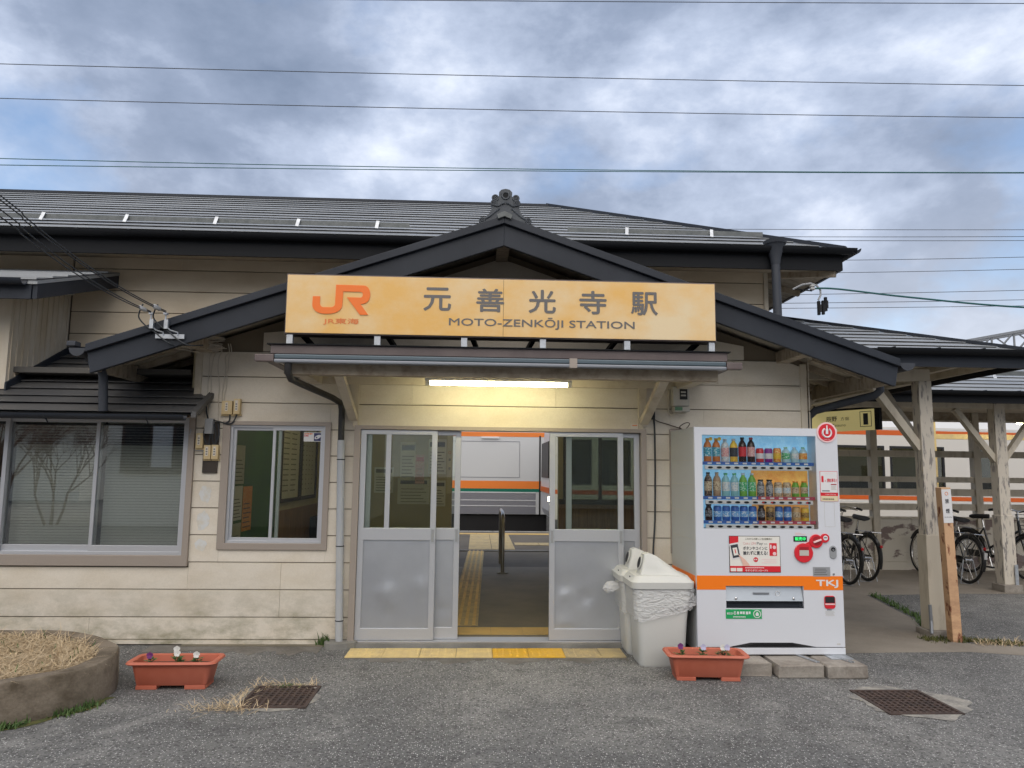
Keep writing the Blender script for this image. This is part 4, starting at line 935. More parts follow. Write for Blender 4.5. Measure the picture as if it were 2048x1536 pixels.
# ------------------------------------------------------------------ boxes, meter, cables on the wall
def jbox(x0, x1, z0, z1, label, m='beige_box', d=0.05):
    t = thing('junction_box', label, 'box', ((x0+x1)/2, -0.02, z0), 'junction boxes on the wall')
    B(x0, x1, -0.017-d, -0.017, z0, z1).build('case', m, t, bevel=.004)
    if m == 'beige_box':
        B((x0+x1)/2-.014, (x0+x1)/2+.008, -0.0185-d, -0.0175-d, z0+.03, z1-.015).build('label_plate', 'white_plate', t)
        text('NTT', (x0+x1)/2-.010, (x0+x1)/2+.004, z0+.04, z1-.03, -0.0192-d, 'ink', t) if False else None
        for q in range(3): B((x0+x1)/2-.009, (x0+x1)/2+.003, -0.0192-d, -0.0186-d, z0+.04+q*.022, z0+.05+q*.022).build('printed_mark', 'ink', t)
        B(x0-.006, x1+.006, -0.03-d*.3, -0.0165, z0-.012, z0-.001).build('lower_lip', 'beige_box', t)
    return t
jbox(-2.272, -2.180, 1.985, 2.105, 'wide beige junction box above the small window')
jbox(-2.168, -2.112, 1.988, 2.125, 'narrow beige junction box beside the wide one above the small window')
jbox(-2.478, -2.418, 1.683, 1.815, 'beige junction box nearest the office window')
jbox(-2.405, -2.345, 1.588, 1.712, 'left of two beige junction boxes low on the dark board')
jbox(-2.338, -2.280, 1.588, 1.715, 'right of two beige junction boxes low on the dark board')
jbox(-2.402, -2.335, 1.812, 1.945, 'grey plastic junction box at the top of the dark board', 'grey_box', 0.07)
bd = B(-2.42, -2.292, -0.034, -0.0165, 1.468, 1.918).build('mounting_board', 'dark_timber'); tag(bd, 'dark weathered wooden board carrying junction boxes and cables', 'board')
def cable(pts, r, m, label, grp=None, n=6, sub=6, name='cable'):
    P = [Vector(p) for p in pts]; out = []
    for i in range(len(P)-1):
        p0, p1, p2, p3 = P[max(i-1, 0)], P[i], P[i+1], P[min(i+2, len(P)-1)]
        for k in range(sub):
            t = k/sub; out.append(0.5*((2*p1)+(p2-p0)*t+(2*p0-5*p1+4*p2-p3)*t*t+(3*p1-p0-3*p2+p3)*t**3))
    out.append(P[-1])
    o = MB().tube(out, r, n).build(name, m, smooth=True)
    return tag(o, label, 'cable', grp)
r_ = random.Random(3)
for i, (x, xe, z1, lab) in enumerate(((-2.41, -2.425, 1.95, 'leftmost of the thin pale cables hanging down the wall'), (-2.385, -2.40, 1.95, 'second thin pale cable from the left on the wall'),
                                      (-2.335, -2.31, 1.93, 'thin wavy pale cable in the middle of the bundle on the wall'), (-2.27, -2.285, 1.96, 'fourth thin pale cable down to the beige boxes'),
                                      (-2.25, -2.272, 1.97, 'rightmost thin pale cable down to the beige boxes'))):
    pts = [(x+.02, -0.05, 2.62), (x+.03, -0.04, 2.55)] + [(x+(xe-x)*k/6+r_.uniform(-.009, .009), -0.024, 2.5-(2.5-z1)*k/6) for k in range(7)]
    cable(pts, 0.0045, 'cable_white', lab, 'cables on the wall')
cable([(-2.60, -0.30, 2.02), (-2.50, -0.06, 2.08), (-2.42, -0.05, 2.07), (-2.40, -0.06, 2.0), (-2.385, -0.06, 1.94)], 0.008, 'wire', 'black cable curving from the pent roof to the grey box', 'cables on the wall')
cable([(-2.34, -0.06, 1.93), (-2.27, -0.05, 1.915), (-2.21, -0.045, 1.90), (-2.17, -0.045, 1.92), (-2.14, -0.05, 1.985)], 0.007, 'wire', 'black cable looping under the two upper beige boxes', 'cables on the wall')
cable([(-2.24, -0.045, 1.905), (-2.205, -0.045, 1.93), (-2.20, -0.05, 1.985)], 0.007, 'wire', 'short black cable up to the wide beige box', 'cables on the wall')
for k in range(7):
    x = -2.415+r_.uniform(0, .12); cable([(x, -0.045, 1.90), (x+r_.uniform(-.03, .03), -0.06, 1.80), (x+r_.uniform(-.03, .03), -0.055, 1.70)], 0.006, 'wire', ('first', 'second', 'third', 'fourth', 'fifth', 'sixth', 'seventh')[k]+' short black cable tangled on the dark mounting board', 'cables on the mounting board')
cable([(-2.53, -0.05, 1.85), (-2.55, -0.03, 1.74), (-2.51, -0.03, 1.675), (-2.43, -0.04, 1.665), (-2.40, -0.04, 1.64)], 0.006, 'grey_box', 'thin grey cable looping left from the dark board past the window', 'cables on the wall')
# rope-like bundle under the gable
nest = MB()
for k in range(40):
    a = Vector((-2.68+r_.uniform(-.05, .05), -0.62+r_.uniform(-.02, .05), 2.60+r_.uniform(-.05, .03))); b = Vector((-2.32+r_.uniform(-.08, .06), -0.06+r_.uniform(-.03, .03), 2.62+r_.uniform(-.07, .05)))
    m_ = (a+b)/2+Vector((r_.uniform(-.06, .06), r_.uniform(-.05, .05), r_.uniform(-.06, .02))); nest.tube([a, (a+m_)/2+Vector((r_.uniform(-.03, .03), 0, r_.uniform(-.03, .03))), m_, (b+m_)/2+Vector((r_.uniform(-.03, .03), 0, r_.uniform(-.03, .03))), b], 0.0045, 4)
tag(nest.build('cable_bundle', 'cable_white'), 'tangled bundle of pale cables under the left gable verge', 'cables')
MT = thing('electric_meter', 'grey electricity meter with dark dial window right of the canopy', 'meter', (1.83, -0.02, 2.07))
B(1.752, 1.905, -0.115, -0.017, 2.115, 2.295).build('case', 'meter_grey', MT, bevel=.01)
B(1.762, 1.905, -0.125, -0.017, 2.065, 2.112).build('terminal_cover', 'meter_grey', MT, bevel=.008)
B(1.815, 1.885, -0.118, -0.1155, 2.175, 2.27).build('dial_window', 'black', MT)
for z in (2.205, 2.235): B(1.825, 1.87, -0.120, -0.1185, z, z+.014).build('dial', 'meter_grey', MT)
B(1.768, 1.835, -0.128, -0.1255, 2.075, 2.107).build('green_label', 'meter_green', MT)
cable([(1.744, -0.03, 2.31), (1.735, -0.03, 2.2), (1.735, -0.03, 2.06), (1.78, -0.04, 2.045), (1.80, -0.05, 2.07)], 0.007, 'cable_white', 'pale cable running down the left of the meter', 'cables on the wall')
cable([(1.90, -0.03, 2.335), (2.2, -0.028, 2.325), (2.98, -0.028, 2.315)], 0.006, 'cable_white', 'pale cable running right from the meter along the boards', 'cables on the wall')
cable([(1.585, -0.06, 2.02), (1.60, -0.04, 1.9), (1.602, -0.035, 1.5), (1.595, -0.035, 1.1), (1.575, -0.05, 0.75), (1.62, -0.1, 0.5)], 0.008, 'wire', 'black power cable dropping behind the litter bins', 'cables on the wall')
cable([(1.565, -0.06, 2.03), (1.62, -0.035, 1.985), (1.72, -0.03, 1.955), (1.83, -0.04, 1.92), (1.86, -0.10, 1.905), (1.90, -0.12, 1.955), (1.87, -0.1, 1.965), (1.82, -0.08, 1.93), (1.86, -0.06, 1.90)], 0.004, 'rust', 'thin brown wire curling on top of the vending machine', 'cables on the wall')
pg = B(1.545, 1.60, -0.075, -0.02, 1.995, 2.085).build('power_outlet', 'black', bevel=.01); tag(pg, 'black outdoor socket beside the right canopy brace', 'socket')
np_ = thing('name_plate', 'small white notice plate over the right end of the doors', 'sign', (1.42, -0.02, 1.9)); B(1.385, 1.457, -0.026, -0.017, 1.902, 1.955).build('plate', 'white_plate', np_, bevel=.002)
text('UNITY', 1.40, 1.44, 1.94, 1.95, -0.0268, 'faded_orange', np_) if False else B(1.398, 1.444, -0.0272, -0.0262, 1.936, 1.944).build('printed_line', 'faded_orange', np_)
# service drop: bracket on the barge board, insulators, wires
BR = thing('wire_bracket', 'galvanised two-arm wire bracket bolted to the left barge board', 'bracket', (-2.5, -0.69, 2.56))
B(-2.615, -2.385, -0.695, -0.675, 2.545, 2.582).build('base_bar', 'galvanised', BR, bevel=.002)
for x in (-2.55, -2.435):
    MB().tube([(x, -0.70, 2.575), (x, -0.70, 2.595), (x-.055, -0.715, 2.61), (x-.07, -0.72, 2.625)], 0.006, 6).build('arm', 'galvanised', BR)
    B(x-.10, x-.07, -0.735, -0.705, 2.62, 2.695).build('channel', 'galvanised', BR)
    MB().tube([(x-.095, -0.72, 2.69), (x-.095, -0.72, 2.745)], 0.006, 6).build('pin', 'galvanised', BR)
    B(x-.11, x-.08, -0.735, -0.705, 2.735, 2.752).build('clamp', 'galvanised', BR)
for i, (ax, az, wx, wz, lab) in enumerate(((-2.645, 2.75, 0, 0, 'lowest of the black service wires at the left'), (-2.650, 2.76, .05, .16, 'second lowest black service wire at the left'),
                                           (-2.53, 2.755, .12, .46, 'second highest black service wire at the left'), (-2.53, 2.765, .16, .60, 'highest of the black service wires at the left'))):
    e = Vector((-2.678, -2.6, (2.892, 2.932, 2.983, 3.007)[i])); s_ = Vector((ax, -0.72, az)); d = (e-s_); u = s_+d*0.035
    pp = [s_+d*t-Vector((0, 0, 0.10*4*t*(1-t)*.6)) for t in [k/10 for k in range(11)]]
    pp += [e+d*0.8*k for k in (1, 2, 3)]
    cable(pp, 0.0042, 'wire', lab, 'service wires at the left', 5, 2, 'wire')
    ins = MB(); q0, q1 = s_+d*0.05-Vector((0, 0, .012)), s_+d*0.105-Vector((0, 0, .022)); ins.tube([q0, q0.lerp(q1, .1), q0.lerp(q1, .9), q1], [0.006, 0.013, 0.013, 0.006], 8)
    tag(ins.build('insulator', 'porcelain', smooth=True), ('lower', 'second', 'third', 'upper')[i]+' white strain insulator on the left service wires', 'insulator', 'strain insulators')
for x, lab in ((-2.66, 'left drip loop of black cable over the barge board'), (-2.545, 'right drip loop of black cable over the barge board')):
    cable([(x-.02, -0.80, 2.80), (x-.06, -0.76, 2.75), (x-.07, -0.74, 2.70), (x-.02, -0.72, 2.64), (x+.04, -0.71, 2.60), (x+.10, -0.71, 2.55), (x+.18, -0.68, 2.50), (x+.26, -0.55, 2.52)], 0.006, 'wire', lab, 'drip loops')
# right corner: insulator with connectors and cable
IN = thing('wire_insulator', 'white insulator on a curved arm below the right eave corner', 'insulator', (3.25, 0.3, 3.35))
MB().tube([(3.08, 0.32, 3.33), (3.17, 0.30, 3.375), (3.25, 0.29, 3.385), (3.31, 0.29, 3.365), (3.345, 0.29, 3.32), (3.345, 0.29, 3.27), (3.32, 0.29, 3.22)], 0.010, 6).build('arm', 'grey_box', IN)
MB().lathe([(0.012, -.03), (.026, -.02), (.026, -.006), (.016, 0), (.026, .008), (.026, .02), (.012, .028)], (3.265, 0.29, 3.345), 10).build('insulator', 'porcelain', IN, smooth=True)
MB().tube([(3.08, 0.32, 3.34), (3.18, 0.30, 3.32), (3.26, 0.29, 3.31)], 0.006, 6).build('stay', 'gutter_dark', IN)
for x, z, lab in ((3.322, 3.07, 'left'), (3.365, 3.075, 'middle'), (3.392, 3.11, 'right')):
    t = thing('cable_connector', lab+' black cable connector hanging below the insulator', 'connector', (x, 0.29, z), 'hanging connectors')
    B(x-.012, x+.012, 0.275, 0.305, z, z+.14).build('case', 'gutter_dark', t, bevel=.004); B(x+.0, x+.022, 0.277, 0.303, z+.03, z+.105).build('clip', 'black', t)
cable([(3.28, 0.29, 3.335), (3.5, 0.25, 3.325), (4.2, 0.2, 3.245), (5.4, 0.15, 3.155), (7.5, 0, 3.10)], 0.009, 'wire_green', 'thick green service cable leading off to the right', None, 6, 6, 'wire')

# ------------------------------------------------------------------ overhead wires
def wire(px0, z0, px1, z1, y, lab, m='wire', r=0.012, sag=0.3):
    a, b = Vector((px0, y, z0)), Vector((px1, y, z1)); d = b-a; a2 = a-d*0.6; b2 = b+d*0.6
    pts = [a2.lerp(b2, k/24) for k in range(25)]
    pts = [p+Vector((0, 0, sag*(((k/24-.5)*2)**2))) for k, p in enumerate(pts)]
    tag(MB().tube(pts, r, 5).build('wire', m, smooth=True), lab, 'wire', 'overhead wires')
wire(-5.5, 15.28, 16.7, 16.08, 14, 'topmost overhead wire along the upper edge', sag=.1)
wire(-13.9, 12.9, 16.5, 13.35, 14, 'second overhead wire from the top', sag=.25)
wire(-13.8, 11.85, 16.4, 12.30, 14, 'third overhead wire from the top', sag=.3)
wire(-13.64, 10.02, 16.3, 10.52, 14, 'upper strand of the paired wire just above the roof ridge', 'wire_green', .013, .5)
wire(-13.64, 9.88, 16.3, 10.55, 14, 'lower strand of the paired wire just above the roof ridge', 'wire_green', .013, .25)
for i, (a, b, c, d) in enumerate(((6.69, 8.93, 16.97, 9.18), (8.24, 8.73, 16.95, 8.96), (8.86, 8.63, 16.94, 8.83), (11.19, 8.06, 16.9, 8.3), (10.7, 7.65, 16.88, 7.91), (9.28, 6.93, 16.83, 7.24), (9.11, 6.66, 16.8, 6.94), (8.95, 6.5, 16.79, 6.75))):
    wire(a, b, c, d, 15, ('first', 'second', 'third', 'fourth', 'fifth', 'sixth', 'seventh', 'eighth')[i]+' wire from the top in the sky right of the main roof', r=.009, sag=.05)
GA = thing('overhead_gantry', 'steel lattice gantry beam over the tracks at the right edge', 'gantry', (22, 20, -1))
A0, A1 = Vector((16.6, 22, 6.35)), Vector((21.5, 15.0, 6.9)); off = Vector((0, 0, -0.75)); side_ = Vector((0.35, 0.25, 0))
for o_ in (Vector(), off, side_, off+side_): MB().bar(A0+o_, A1+o_, 0.09, 0.09).build('chord', 'gantry_steel', GA)
for k in range(12):
    p, q = A0.lerp(A1, k/12), A0.lerp(A1, (k+1)/12)
    MB().bar(p, p+off, 0.05, 0.05).build('web', 'gantry_steel', GA); MB().bar(p+off, q, 0.05, 0.05).build('web', 'gantry_steel', GA); MB().bar(p+side_, q+off+side_, 0.05, 0.05).build('web', 'gantry_steel', GA)
B(16.5, 16.8, 21.9, 22.2, -1, 6.4).build('mast', 'gantry_steel', GA); B(21.4, 21.7, 14.9, 15.2, -1, 6.9).build('mast', 'gantry_steel', GA)

# ------------------------------------------------------------------ vending machine
VF = -0.78
VM = thing('vending_machine', 'white drinks vending machine with orange stripe and lit display of bottles', 'vending machine', (2.33, -0.4, 0.1))
MB().plate('y', 1.745, 2.925, 0.165, 1.888, [(1.808, 2.745, 1.078, 1.826), (1.978, 2.604, 0.460, 0.632), (2.0, 2.69, 0.1651, 0.166)], VF, VF+0.03).build('front_door', 'vend_white', VM, bevel=.004)
B(1.749, 1.752, VF+.032, -0.03, 0.12, 1.886).build('side_panel', 'vend_side', VM)
B(2.918, 2.921, VF+.032, -0.03, 0.12, 1.886).build('side_panel', 'vend_side', VM)
B(1.749, 2.921, VF+.032, -0.03, 1.886, 1.889).build('top_panel', 'vend_side', VM); B(1.752, 2.918, -0.034, -0.03, 0.12, 1.886).build('back_panel', 'vend_side', VM)
for z in (0.55, 0.98, 1.20, 1.42, 1.62): B(1.7472, 1.7488, VF+.04, -0.035, z, z+.004).build('side_groove', 'meter_grey', VM)
B(1.7462, 1.7486, VF+.034, -0.032, 0.605, 0.702).build('side_stripe', 'vend_orange', VM)
B(1.745, 2.925, VF-.005, VF+.06, 0.108, 0.158).build('base_plinth', 'vend_white', VM, bevel=.004)
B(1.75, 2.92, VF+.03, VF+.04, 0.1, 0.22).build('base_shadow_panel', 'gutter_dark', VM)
MB().prism_y([(1.995, .1655), (2.165, .198), (2.50, .198), (2.688, .1655)], VF-.0015, VF-.0005).build('base_vent', 'black', VM)
for k in range(5): MB().bar((2.13+k*.02, VF-.002, .172+k*.005), (2.55-k*.01, VF-.002, .172+k*.005), .002, .002).build('vent_slat', 'gutter_dark', VM)
# orange stripe around the delivery flap
MB().plate('y', 1.7455, 2.9245, 0.603, 0.712, [(1.977, 2.605, 0.5, 0.633)], VF-.0016, VF-.0006).build('orange_stripe', 'vend_orange', VM)
text('TKJ', 2.708, 2.884, 0.622, 0.681, VF-.0026, 'white_print', VM, bold=.04, M=Matrix.Translation((2.8, 0, .65)) @ Matrix.Shear('XZ', 4, (0.18, 0)) @ Matrix.Translation((-2.8, 0, -.65)) if False else None)
MB().torus((2.795, VF-.002, .652), .038, .0012, 'y', 28, 4).build('logo_ring', 'faded_orange', VM)
# display
D0, D1 = VF+.03, VF+.16
B(1.80, 2.755, D1, D1+.01, 1.07, 1.83).build('display_back', 'ice_back', VM)
B(2.262, 2.74, D1-.004, D1-.001, 1.08, 1.545).build('display_back_warm', 'orange_back', VM)
for x0, x1, z0, z1 in ((1.800, 1.807, 1.07, 1.83), (2.746, 2.753, 1.07, 1.83)): B(x0, x1, D0, D1, z0, z1).build('display_side', 'vend_white', VM)
B(1.80, 2.753, D0, D1, 1.827, 1.834).build('display_top', 'vend_white', VM); B(1.80, 2.753, D0, D1, 1.070, 1.077).build('display_floor', 'vend_white', VM)
B(1.808, 2.745, VF+.010, VF+.013, 1.078, 1.826).build('display_pane', 'pane_vend', VM)
def drink(kind, x, z, body, label, cap, h):
    y = VF+.085
    if kind == 'can':
        r = .0325
        b = MB().lathe([(r*.86, 0), (r, .008), (r, h-.012), (r*.84, h)], (x, y, z), 14).build('display_can', body, VM, smooth=True)
        MB().lathe([(r*.80, h), (r*.84, h+.003)], (x, y, z+.0005), 12).build('can_lid', 'galvanised', b)
        if label: MB().lathe([(r*1.012, h*.28), (r*1.012, h*.66)], (x, y, z), 14).build('drink_label', label, b, smooth=True)
    else:
        r = .0325 if kind == 'pet' else .030; nk = .0125 if kind == 'pet' else .018
        b = MB().lathe([(r*.9, 0), (r, .008), (r*.97, h*.3), (r, h*.5), (r, h*.66), (r*.8, h*.78), (nk*1.1, h*.87), (nk, h*.92)], (x, y, z), 14).build('display_bottle', body, VM, smooth=True)
        MB().lathe([(nk*1.25, h*.92), (nk*1.25, h)], (x, y, z), 12).build('bottle_cap', cap, b)
        if label: MB().lathe([(r*1.02, h*.24), (r*1.025, h*.62)], (x, y, z), 14).build('drink_label', label, b, smooth=True)
def flat(name, c, r=0.4, **k):
    if name not in MATS: mat(name, c, r, **k)
    return name
flat('d_teal', (.02, .30, .42), .4, col2=(.5,.7,.72), nscale=70, stretch=(1,1,1.6), lo=.52, hi=.56); flat('d_amber', (.55, .17, .03)); flat('d_cola', (.03, .010, .008), .15); flat('d_yellow', (.78, .55, .04), .4, col2=(.75,.35,.05), nscale=70, stretch=(1,1,1.6), lo=.52, hi=.56); flat('d_white', (.70, .70, .68), .4, col2=(.35,.5,.6), nscale=70, stretch=(1,1,1.6), lo=.52, hi=.56); flat('d_pink', (.66, .30, .30), .4, col2=(.75,.6,.55), nscale=70, stretch=(1,1,1.6), lo=.52, hi=.56)
flat('d_purple', (.22, .02, .26)); flat('d_orange', (.75, .22, .02), .4, col2=(.85,.6,.2), nscale=70, stretch=(1,1,1.6), lo=.52, hi=.56); flat('d_clear', (.42, .62, .68), .1); flat('d_green', (.16, .42, .05)); flat('d_leaf', (.03, .40, .14), .4, col2=(.6,.75,.6), nscale=70, stretch=(1,1,1.6), lo=.52, hi=.56); flat('d_coffee', (.035, .018, .010), .4, col2=(.3,.2,.12), nscale=70, stretch=(1,1,1.6), lo=.52, hi=.56)
flat('d_beige', (.62, .50, .33), .4, col2=(.25,.16,.1), nscale=70, stretch=(1,1,1.6), lo=.52, hi=.56); flat('d_latte', (.38, .25, .15)); flat('d_grey', (.10, .095, .10), .4, col2=(.4,.4,.42), nscale=70, stretch=(1,1,1.6), lo=.52, hi=.56); flat('d_silver', (.42, .42, .44), .4, col2=(.12,.12,.13), nscale=70, stretch=(1,1,1.6), lo=.52, hi=.56); flat('d_blue', (.02, .12, .45)); flat('d_sky', (.18, .42, .72), .4, col2=(.75,.8,.85), nscale=70, stretch=(1,1,1.6), lo=.52, hi=.56); flat('d_gold', (.42, .26, .07), .4, col2=(.12,.07,.03), nscale=70, stretch=(1,1,1.6), lo=.52, hi=.56); flat('d_tan', (.60, .38, .16)); flat('d_aqua', (.25, .52, .56), .1)
rowsD = [(1.607, [('pet', 'd_amber', 'd_teal', 'd_yellow', .195)]*2+[('pet', 'd_white', 'd_pink', 'd_white', .19), ('pet', 'd_yellow', 'ink', 'd_white', .192), ('pet', 'd_cola', 'red', 'black', .205), ('pet', 'd_cola', 'd_pink', 'red', .205),
                  ('can', 'red', 'white_print', None, .115), ('can', 'd_purple', 'white_print', None, .115), ('can', 'd_orange', 'd_yellow', None, .118), ('pet', 'd_clear', 'd_leaf', 'd_leaf', .13), ('pet', 'd_clear', 'd_white', 'd_sky', .13), ('pet', 'd_clear', 'd_orange', 'd_leaf', .13)]),
         (1.330, [('pet', 'd_coffee', 'd_beige', 'black', .195), ('pet', 'd_latte', 'd_beige', 'd_beige', .195)]+[('pet', 'd_aqua', 'd_white', 'd_leaf', .19)]*2+[('pet', 'd_green', 'd_leaf', 'd_white', .19)]*2+[('bot', 'd_grey', 'd_silver', 'black', .14)]*2+[('can', 'd_beige', 'd_white', None, .115)]*2+[('bot', 'd_green', 'd_beige', 'd_orange', .13)]*2),
         (1.137, [('bot', 'd_cola', 'd_grey', 'black', .13)]+[('can', 'd_blue', 'd_sky', None, .115)]*5+[('bot', 'd_cola', 'd_grey', 'black', .125), ('can', 'd_gold', 'd_coffee', None, .11)]+[('can', 'd_blue', 'd_sky', None, .115)]*2+[('can', 'd_tan', 'd_beige', None, .11), ('can', 'd_yellow', 'd_gold', None, .105)])]
for r, (z, items) in enumerate(rowsD):
    sh = B(1.81, 2.744, VF+.04, D1-.006, z-.012, z-.002).build('display_shelf', 'vend_white', VM)
    for a, b, m in ((1.815, 2.27, 'price_blue'), (2.272, 2.74, 'price_blue' if r == 0 else 'price_red')): B(a, b, VF+.034, VF+.039, z-.022, z+.004).build('price_strip', m, sh)
    MB().box(1.834, 2.718, VF+.018, VF+.036, z-.060, z-.026).build('button_bar', 'white_print', sh, bevel=.006)
    for i, (k, b, l_, c, h) in enumerate(items):
        x = 1.878+.0724*i
        drink(k, x, z, b, l_, c, h)
        B(x-.017, x+.017, VF+.0325, VF+.0338, z-.016, z-.003).build('price_tag', 'white_print', sh)
        MB().prism_y([(x+.021*math.cos(t), z-.043+.0085*math.sin(t)) for t in [2*math.pi*q/14 for q in range(14)]], VF+.014, VF+.0178).build('select_button', 'gutter_dark', sh)
        if r == 1 and i in (6, 7, 10, 11): B(x-.016, x-.002, VF+.0125, VF+.0138, z-.049, z-.037).build('sold_out_lamp', 'red', sh)
for i in (0, 1): MB().disc_y(1.895+.0724*i, 1.795, .015, VF+.05, VF+.053, 14).build('shelf_tag', 'd_yellow', VM)
text('FANTA', 2.36, 2.405, 1.655, 1.675, VF+.055, 'white_print', VM); text('Coca-Cola', 2.288, 2.338, 1.65, 1.668, VF+.055, 'white_print', VM); marks(2.16, 2.175, 1.41, 1.45, VF+.054, 'white_print', VM); marks(2.08, 2.11, 1.69, 1.72, VF+.054, 'ink', VM)
# round power badge
bg_ = MB().disc_y(2.838, 1.858, .083, VF-.006, VF-.0005, 40).build('round_badge', 'pale_pink', VM)
MB().disc_y(2.838, 1.858, .070, VF-.0075, VF-.0062, 40).build('badge_disc', 'red', bg_)
MB().torus((2.838, VF-.008, 1.855), .036, .0075, 'y', 28, 5, R(120), R(420)).build('badge_ring', 'white_print', bg_)
MB().prism_y([(2.828, 1.845), (2.848, 1.845), (2.848, 1.880), (2.843, 1.895), (2.843, 1.915), (2.833, 1.915), (2.833, 1.895), (2.828, 1.880)], VF-.0115, VF-.0085).build('badge_bottle', 'white_print', bg_)
text('Coke ON', 2.815, 2.861, 1.797, 1.804, VF-.0085, 'white_print', bg_)
# side sticker
st = B(2.769, 2.914, VF-.0018, VF-.0008, 1.302, 1.543).build('offer_sticker', 'red', VM)
B(2.772, 2.911, VF-.0028, VF-.0019, 1.372, 1.540).build('sticker_face', 'white_print', st); B(2.772, 2.911, VF-.0028, VF-.0019, 1.304, 1.345).build('sticker_face', 'cream_label', st)
text('1', 2.780, 2.798, 1.455, 1.505, VF-.0036, 'red', st); text('本', 2.806, 2.818, 1.458, 1.472, VF-.0036, 'red', st); text('無料!', 2.826, 2.905, 1.455, 1.485, VF-.0036, 'red', st, bold=.02)
text('Coke ON', 2.805, 2.875, 1.52, 1.528, VF-.0036, 'pale_pink', st); text('Coke ON Pay', 2.81, 2.895, 1.350, 1.362, VF-.0025, 'white_print', st)
B(2.857, 2.903, VF-.0036, VF-.0029, 1.433, 1.441).build('sticker_mark', 'red_dark', st); B(2.783, 2.845, VF-.0036, VF-.0029, 1.382, 1.389).build('sticker_mark', 'ink', st)
for q in range(5): B(2.858, 2.903-.006*(q % 3), VF-.0036, VF-.0029, 1.395+q*.007, 1.398+q*.007).build('sticker_mark', 'meter_grey', st)
marks(2.785, 2.88, 1.315, 1.325, VF-.0036, 'ink_brown', st)
MB().plate('y', 2.797, 2.880, 1.10, 1.295, [(2.7985, 2.8785, 1.1015, 1.2935)], VF-.0012, VF-.0004).build('service_hatch', 'meter_grey', VM)
# advert
ad = B(2.010, 2.424, VF-.004, VF-.0005, 0.738, 1.023).build('advert_panel', 'gutter_dark', VM, bevel=.002)
AY = VF-.0048
B(2.014, 2.42, AY, VF-.0041, 0.742, 1.019).build('advert_sheet', 'paper', ad)
B(2.014, 2.42, AY-.001, AY-.0001, 0.742, 0.788).build('advert_band', 'red', ad); B(2.014, 2.085, AY-.001, AY-.0001, 0.955, 1.019).build('advert_band', 'red', ad)
for a in (2.018, 2.068): B(a, a+.044, AY-.0018, AY-.0011, 0.746, 0.772).build('advert_box', 'paper', ad)
text('これからの新しい生活様式に', 2.14, 2.36, 0.992, 1.008, AY-.001, 'ink_brown', ad, bold=.01)
text('Coke ON', 2.122, 2.224, 0.955, 0.975, AY-.001, 'd_pink', ad); text('Pay', 2.234, 2.284, 0.949, 0.975, AY-.001, 'ink', ad); text('なら', 2.293, 2.318, 0.955, 0.967, AY-.001, 'ink', ad)
text('ボタンやコインに', 2.122, 2.318, 0.914, 0.940, AY-.001, 'ink', ad, bold=.025); text('触れずに買える!', 2.122, 2.318, 0.874, 0.905, AY-.001, 'ink', ad, bold=.025)
text('今すぐダウンロード!!', 2.135, 2.315, 0.745, 0.762, AY-.002, 'white_print', ad, bold=.03); marks(2.135, 2.29, 0.770, 0.779, AY-.002, 'pale_pink', ad)
Mph = Matrix.Translation((2.058, 0, 0.905)) @ Matrix.Rotation(R(-11), 4, 'Y')
MB().box(-.038, .038, AY-.0014, AY-.0006, -.062, .062, Mph).build('advert_phone', 'white_print', ad); MB().box(-.030, .030, AY-.0022, AY-.0015, -.052, .05, Mph).build('advert_phone', 'ink', ad); MB().box(-.018, .018, AY-.003, AY-.0023, -.034, .026, Mph).build('advert_phone', 'paper', ad); MB().box(-.004, .003, AY-.0037, AY-.0031, -.018, .014, Mph).build('advert_phone', 'red', ad)
MB().prism_y([(2.082, .882), (2.105, .862), (2.135, .838), (2.165, .805), (2.172, .789), (2.118, .789), (2.112, .815), (2.10, .845), (2.086, .868)], AY-.0045, AY-.0038).build('advert_hand', 'skin_print', ad)
MB().disc_y(2.222, .838, .019, AY-.0012, AY-.0004, 20).build('advert_seal', 'red', ad); marks(2.209, 2.235, .833, .844, AY-.002, 'white_print', ad)
B(2.335, 2.395, AY-.0012, AY-.0004, .868, .968).build('advert_box', 'red', ad)
for z in (.935, .885): MB().disc_y(2.375, z, .014, AY-.002, AY-.0013, 16).build('advert_mark', 'pale_pink', ad)
B(2.341, 2.352, AY-.002, AY-.0013, .925, .955).build('advert_mark', 'white_print', ad)
for q in range(3): B(2.27+.02*(q % 2), 2.39, AY-.001, AY-.0004, .812+q*.014, .816+q*.014).build('advert_mark', 'pale_pink', ad)
# money panel
ld = B(2.535, 2.644, VF-.003, VF-.0005, 0.981, 1.024).build('display_screen', 'led_black', VM); text('販売中', 2.547, 2.633, .989, 1.017, VF-.0036, 'led_green', ld, bold=.02)
marks(2.55, 2.635, 1.034, 1.041, VF-.001, 'pale_pink', VM); marks(2.55, 2.60, 1.044, 1.051, VF-.001, 'pale_pink', VM)
MB().prism_y([(2.628, .965), (2.66, .925), (2.70, .955), (2.672, .99)], VF-.010, VF-.0005).build('red_link', 'red', VM); MB().prism_y([(2.735, .975), (2.775, .985), (2.775, 1.03), (2.735, 1.015)], VF-.008, VF-.0005).build('red_link', 'red', VM)
nt_ = MB().disc_y(2.611, .893, .076, VF-.014, VF-.0005, 36).build('note_slot', 'red', VM, bevel=.004); B(2.575, 2.65, VF-.0165, VF-.0145, .872, .915).build('note_mouth', 'meter_grey', nt_); B(2.575, 2.65, VF-.0158, VF-.0145, .916, .94).build('note_recess', 'red_dark', nt_)
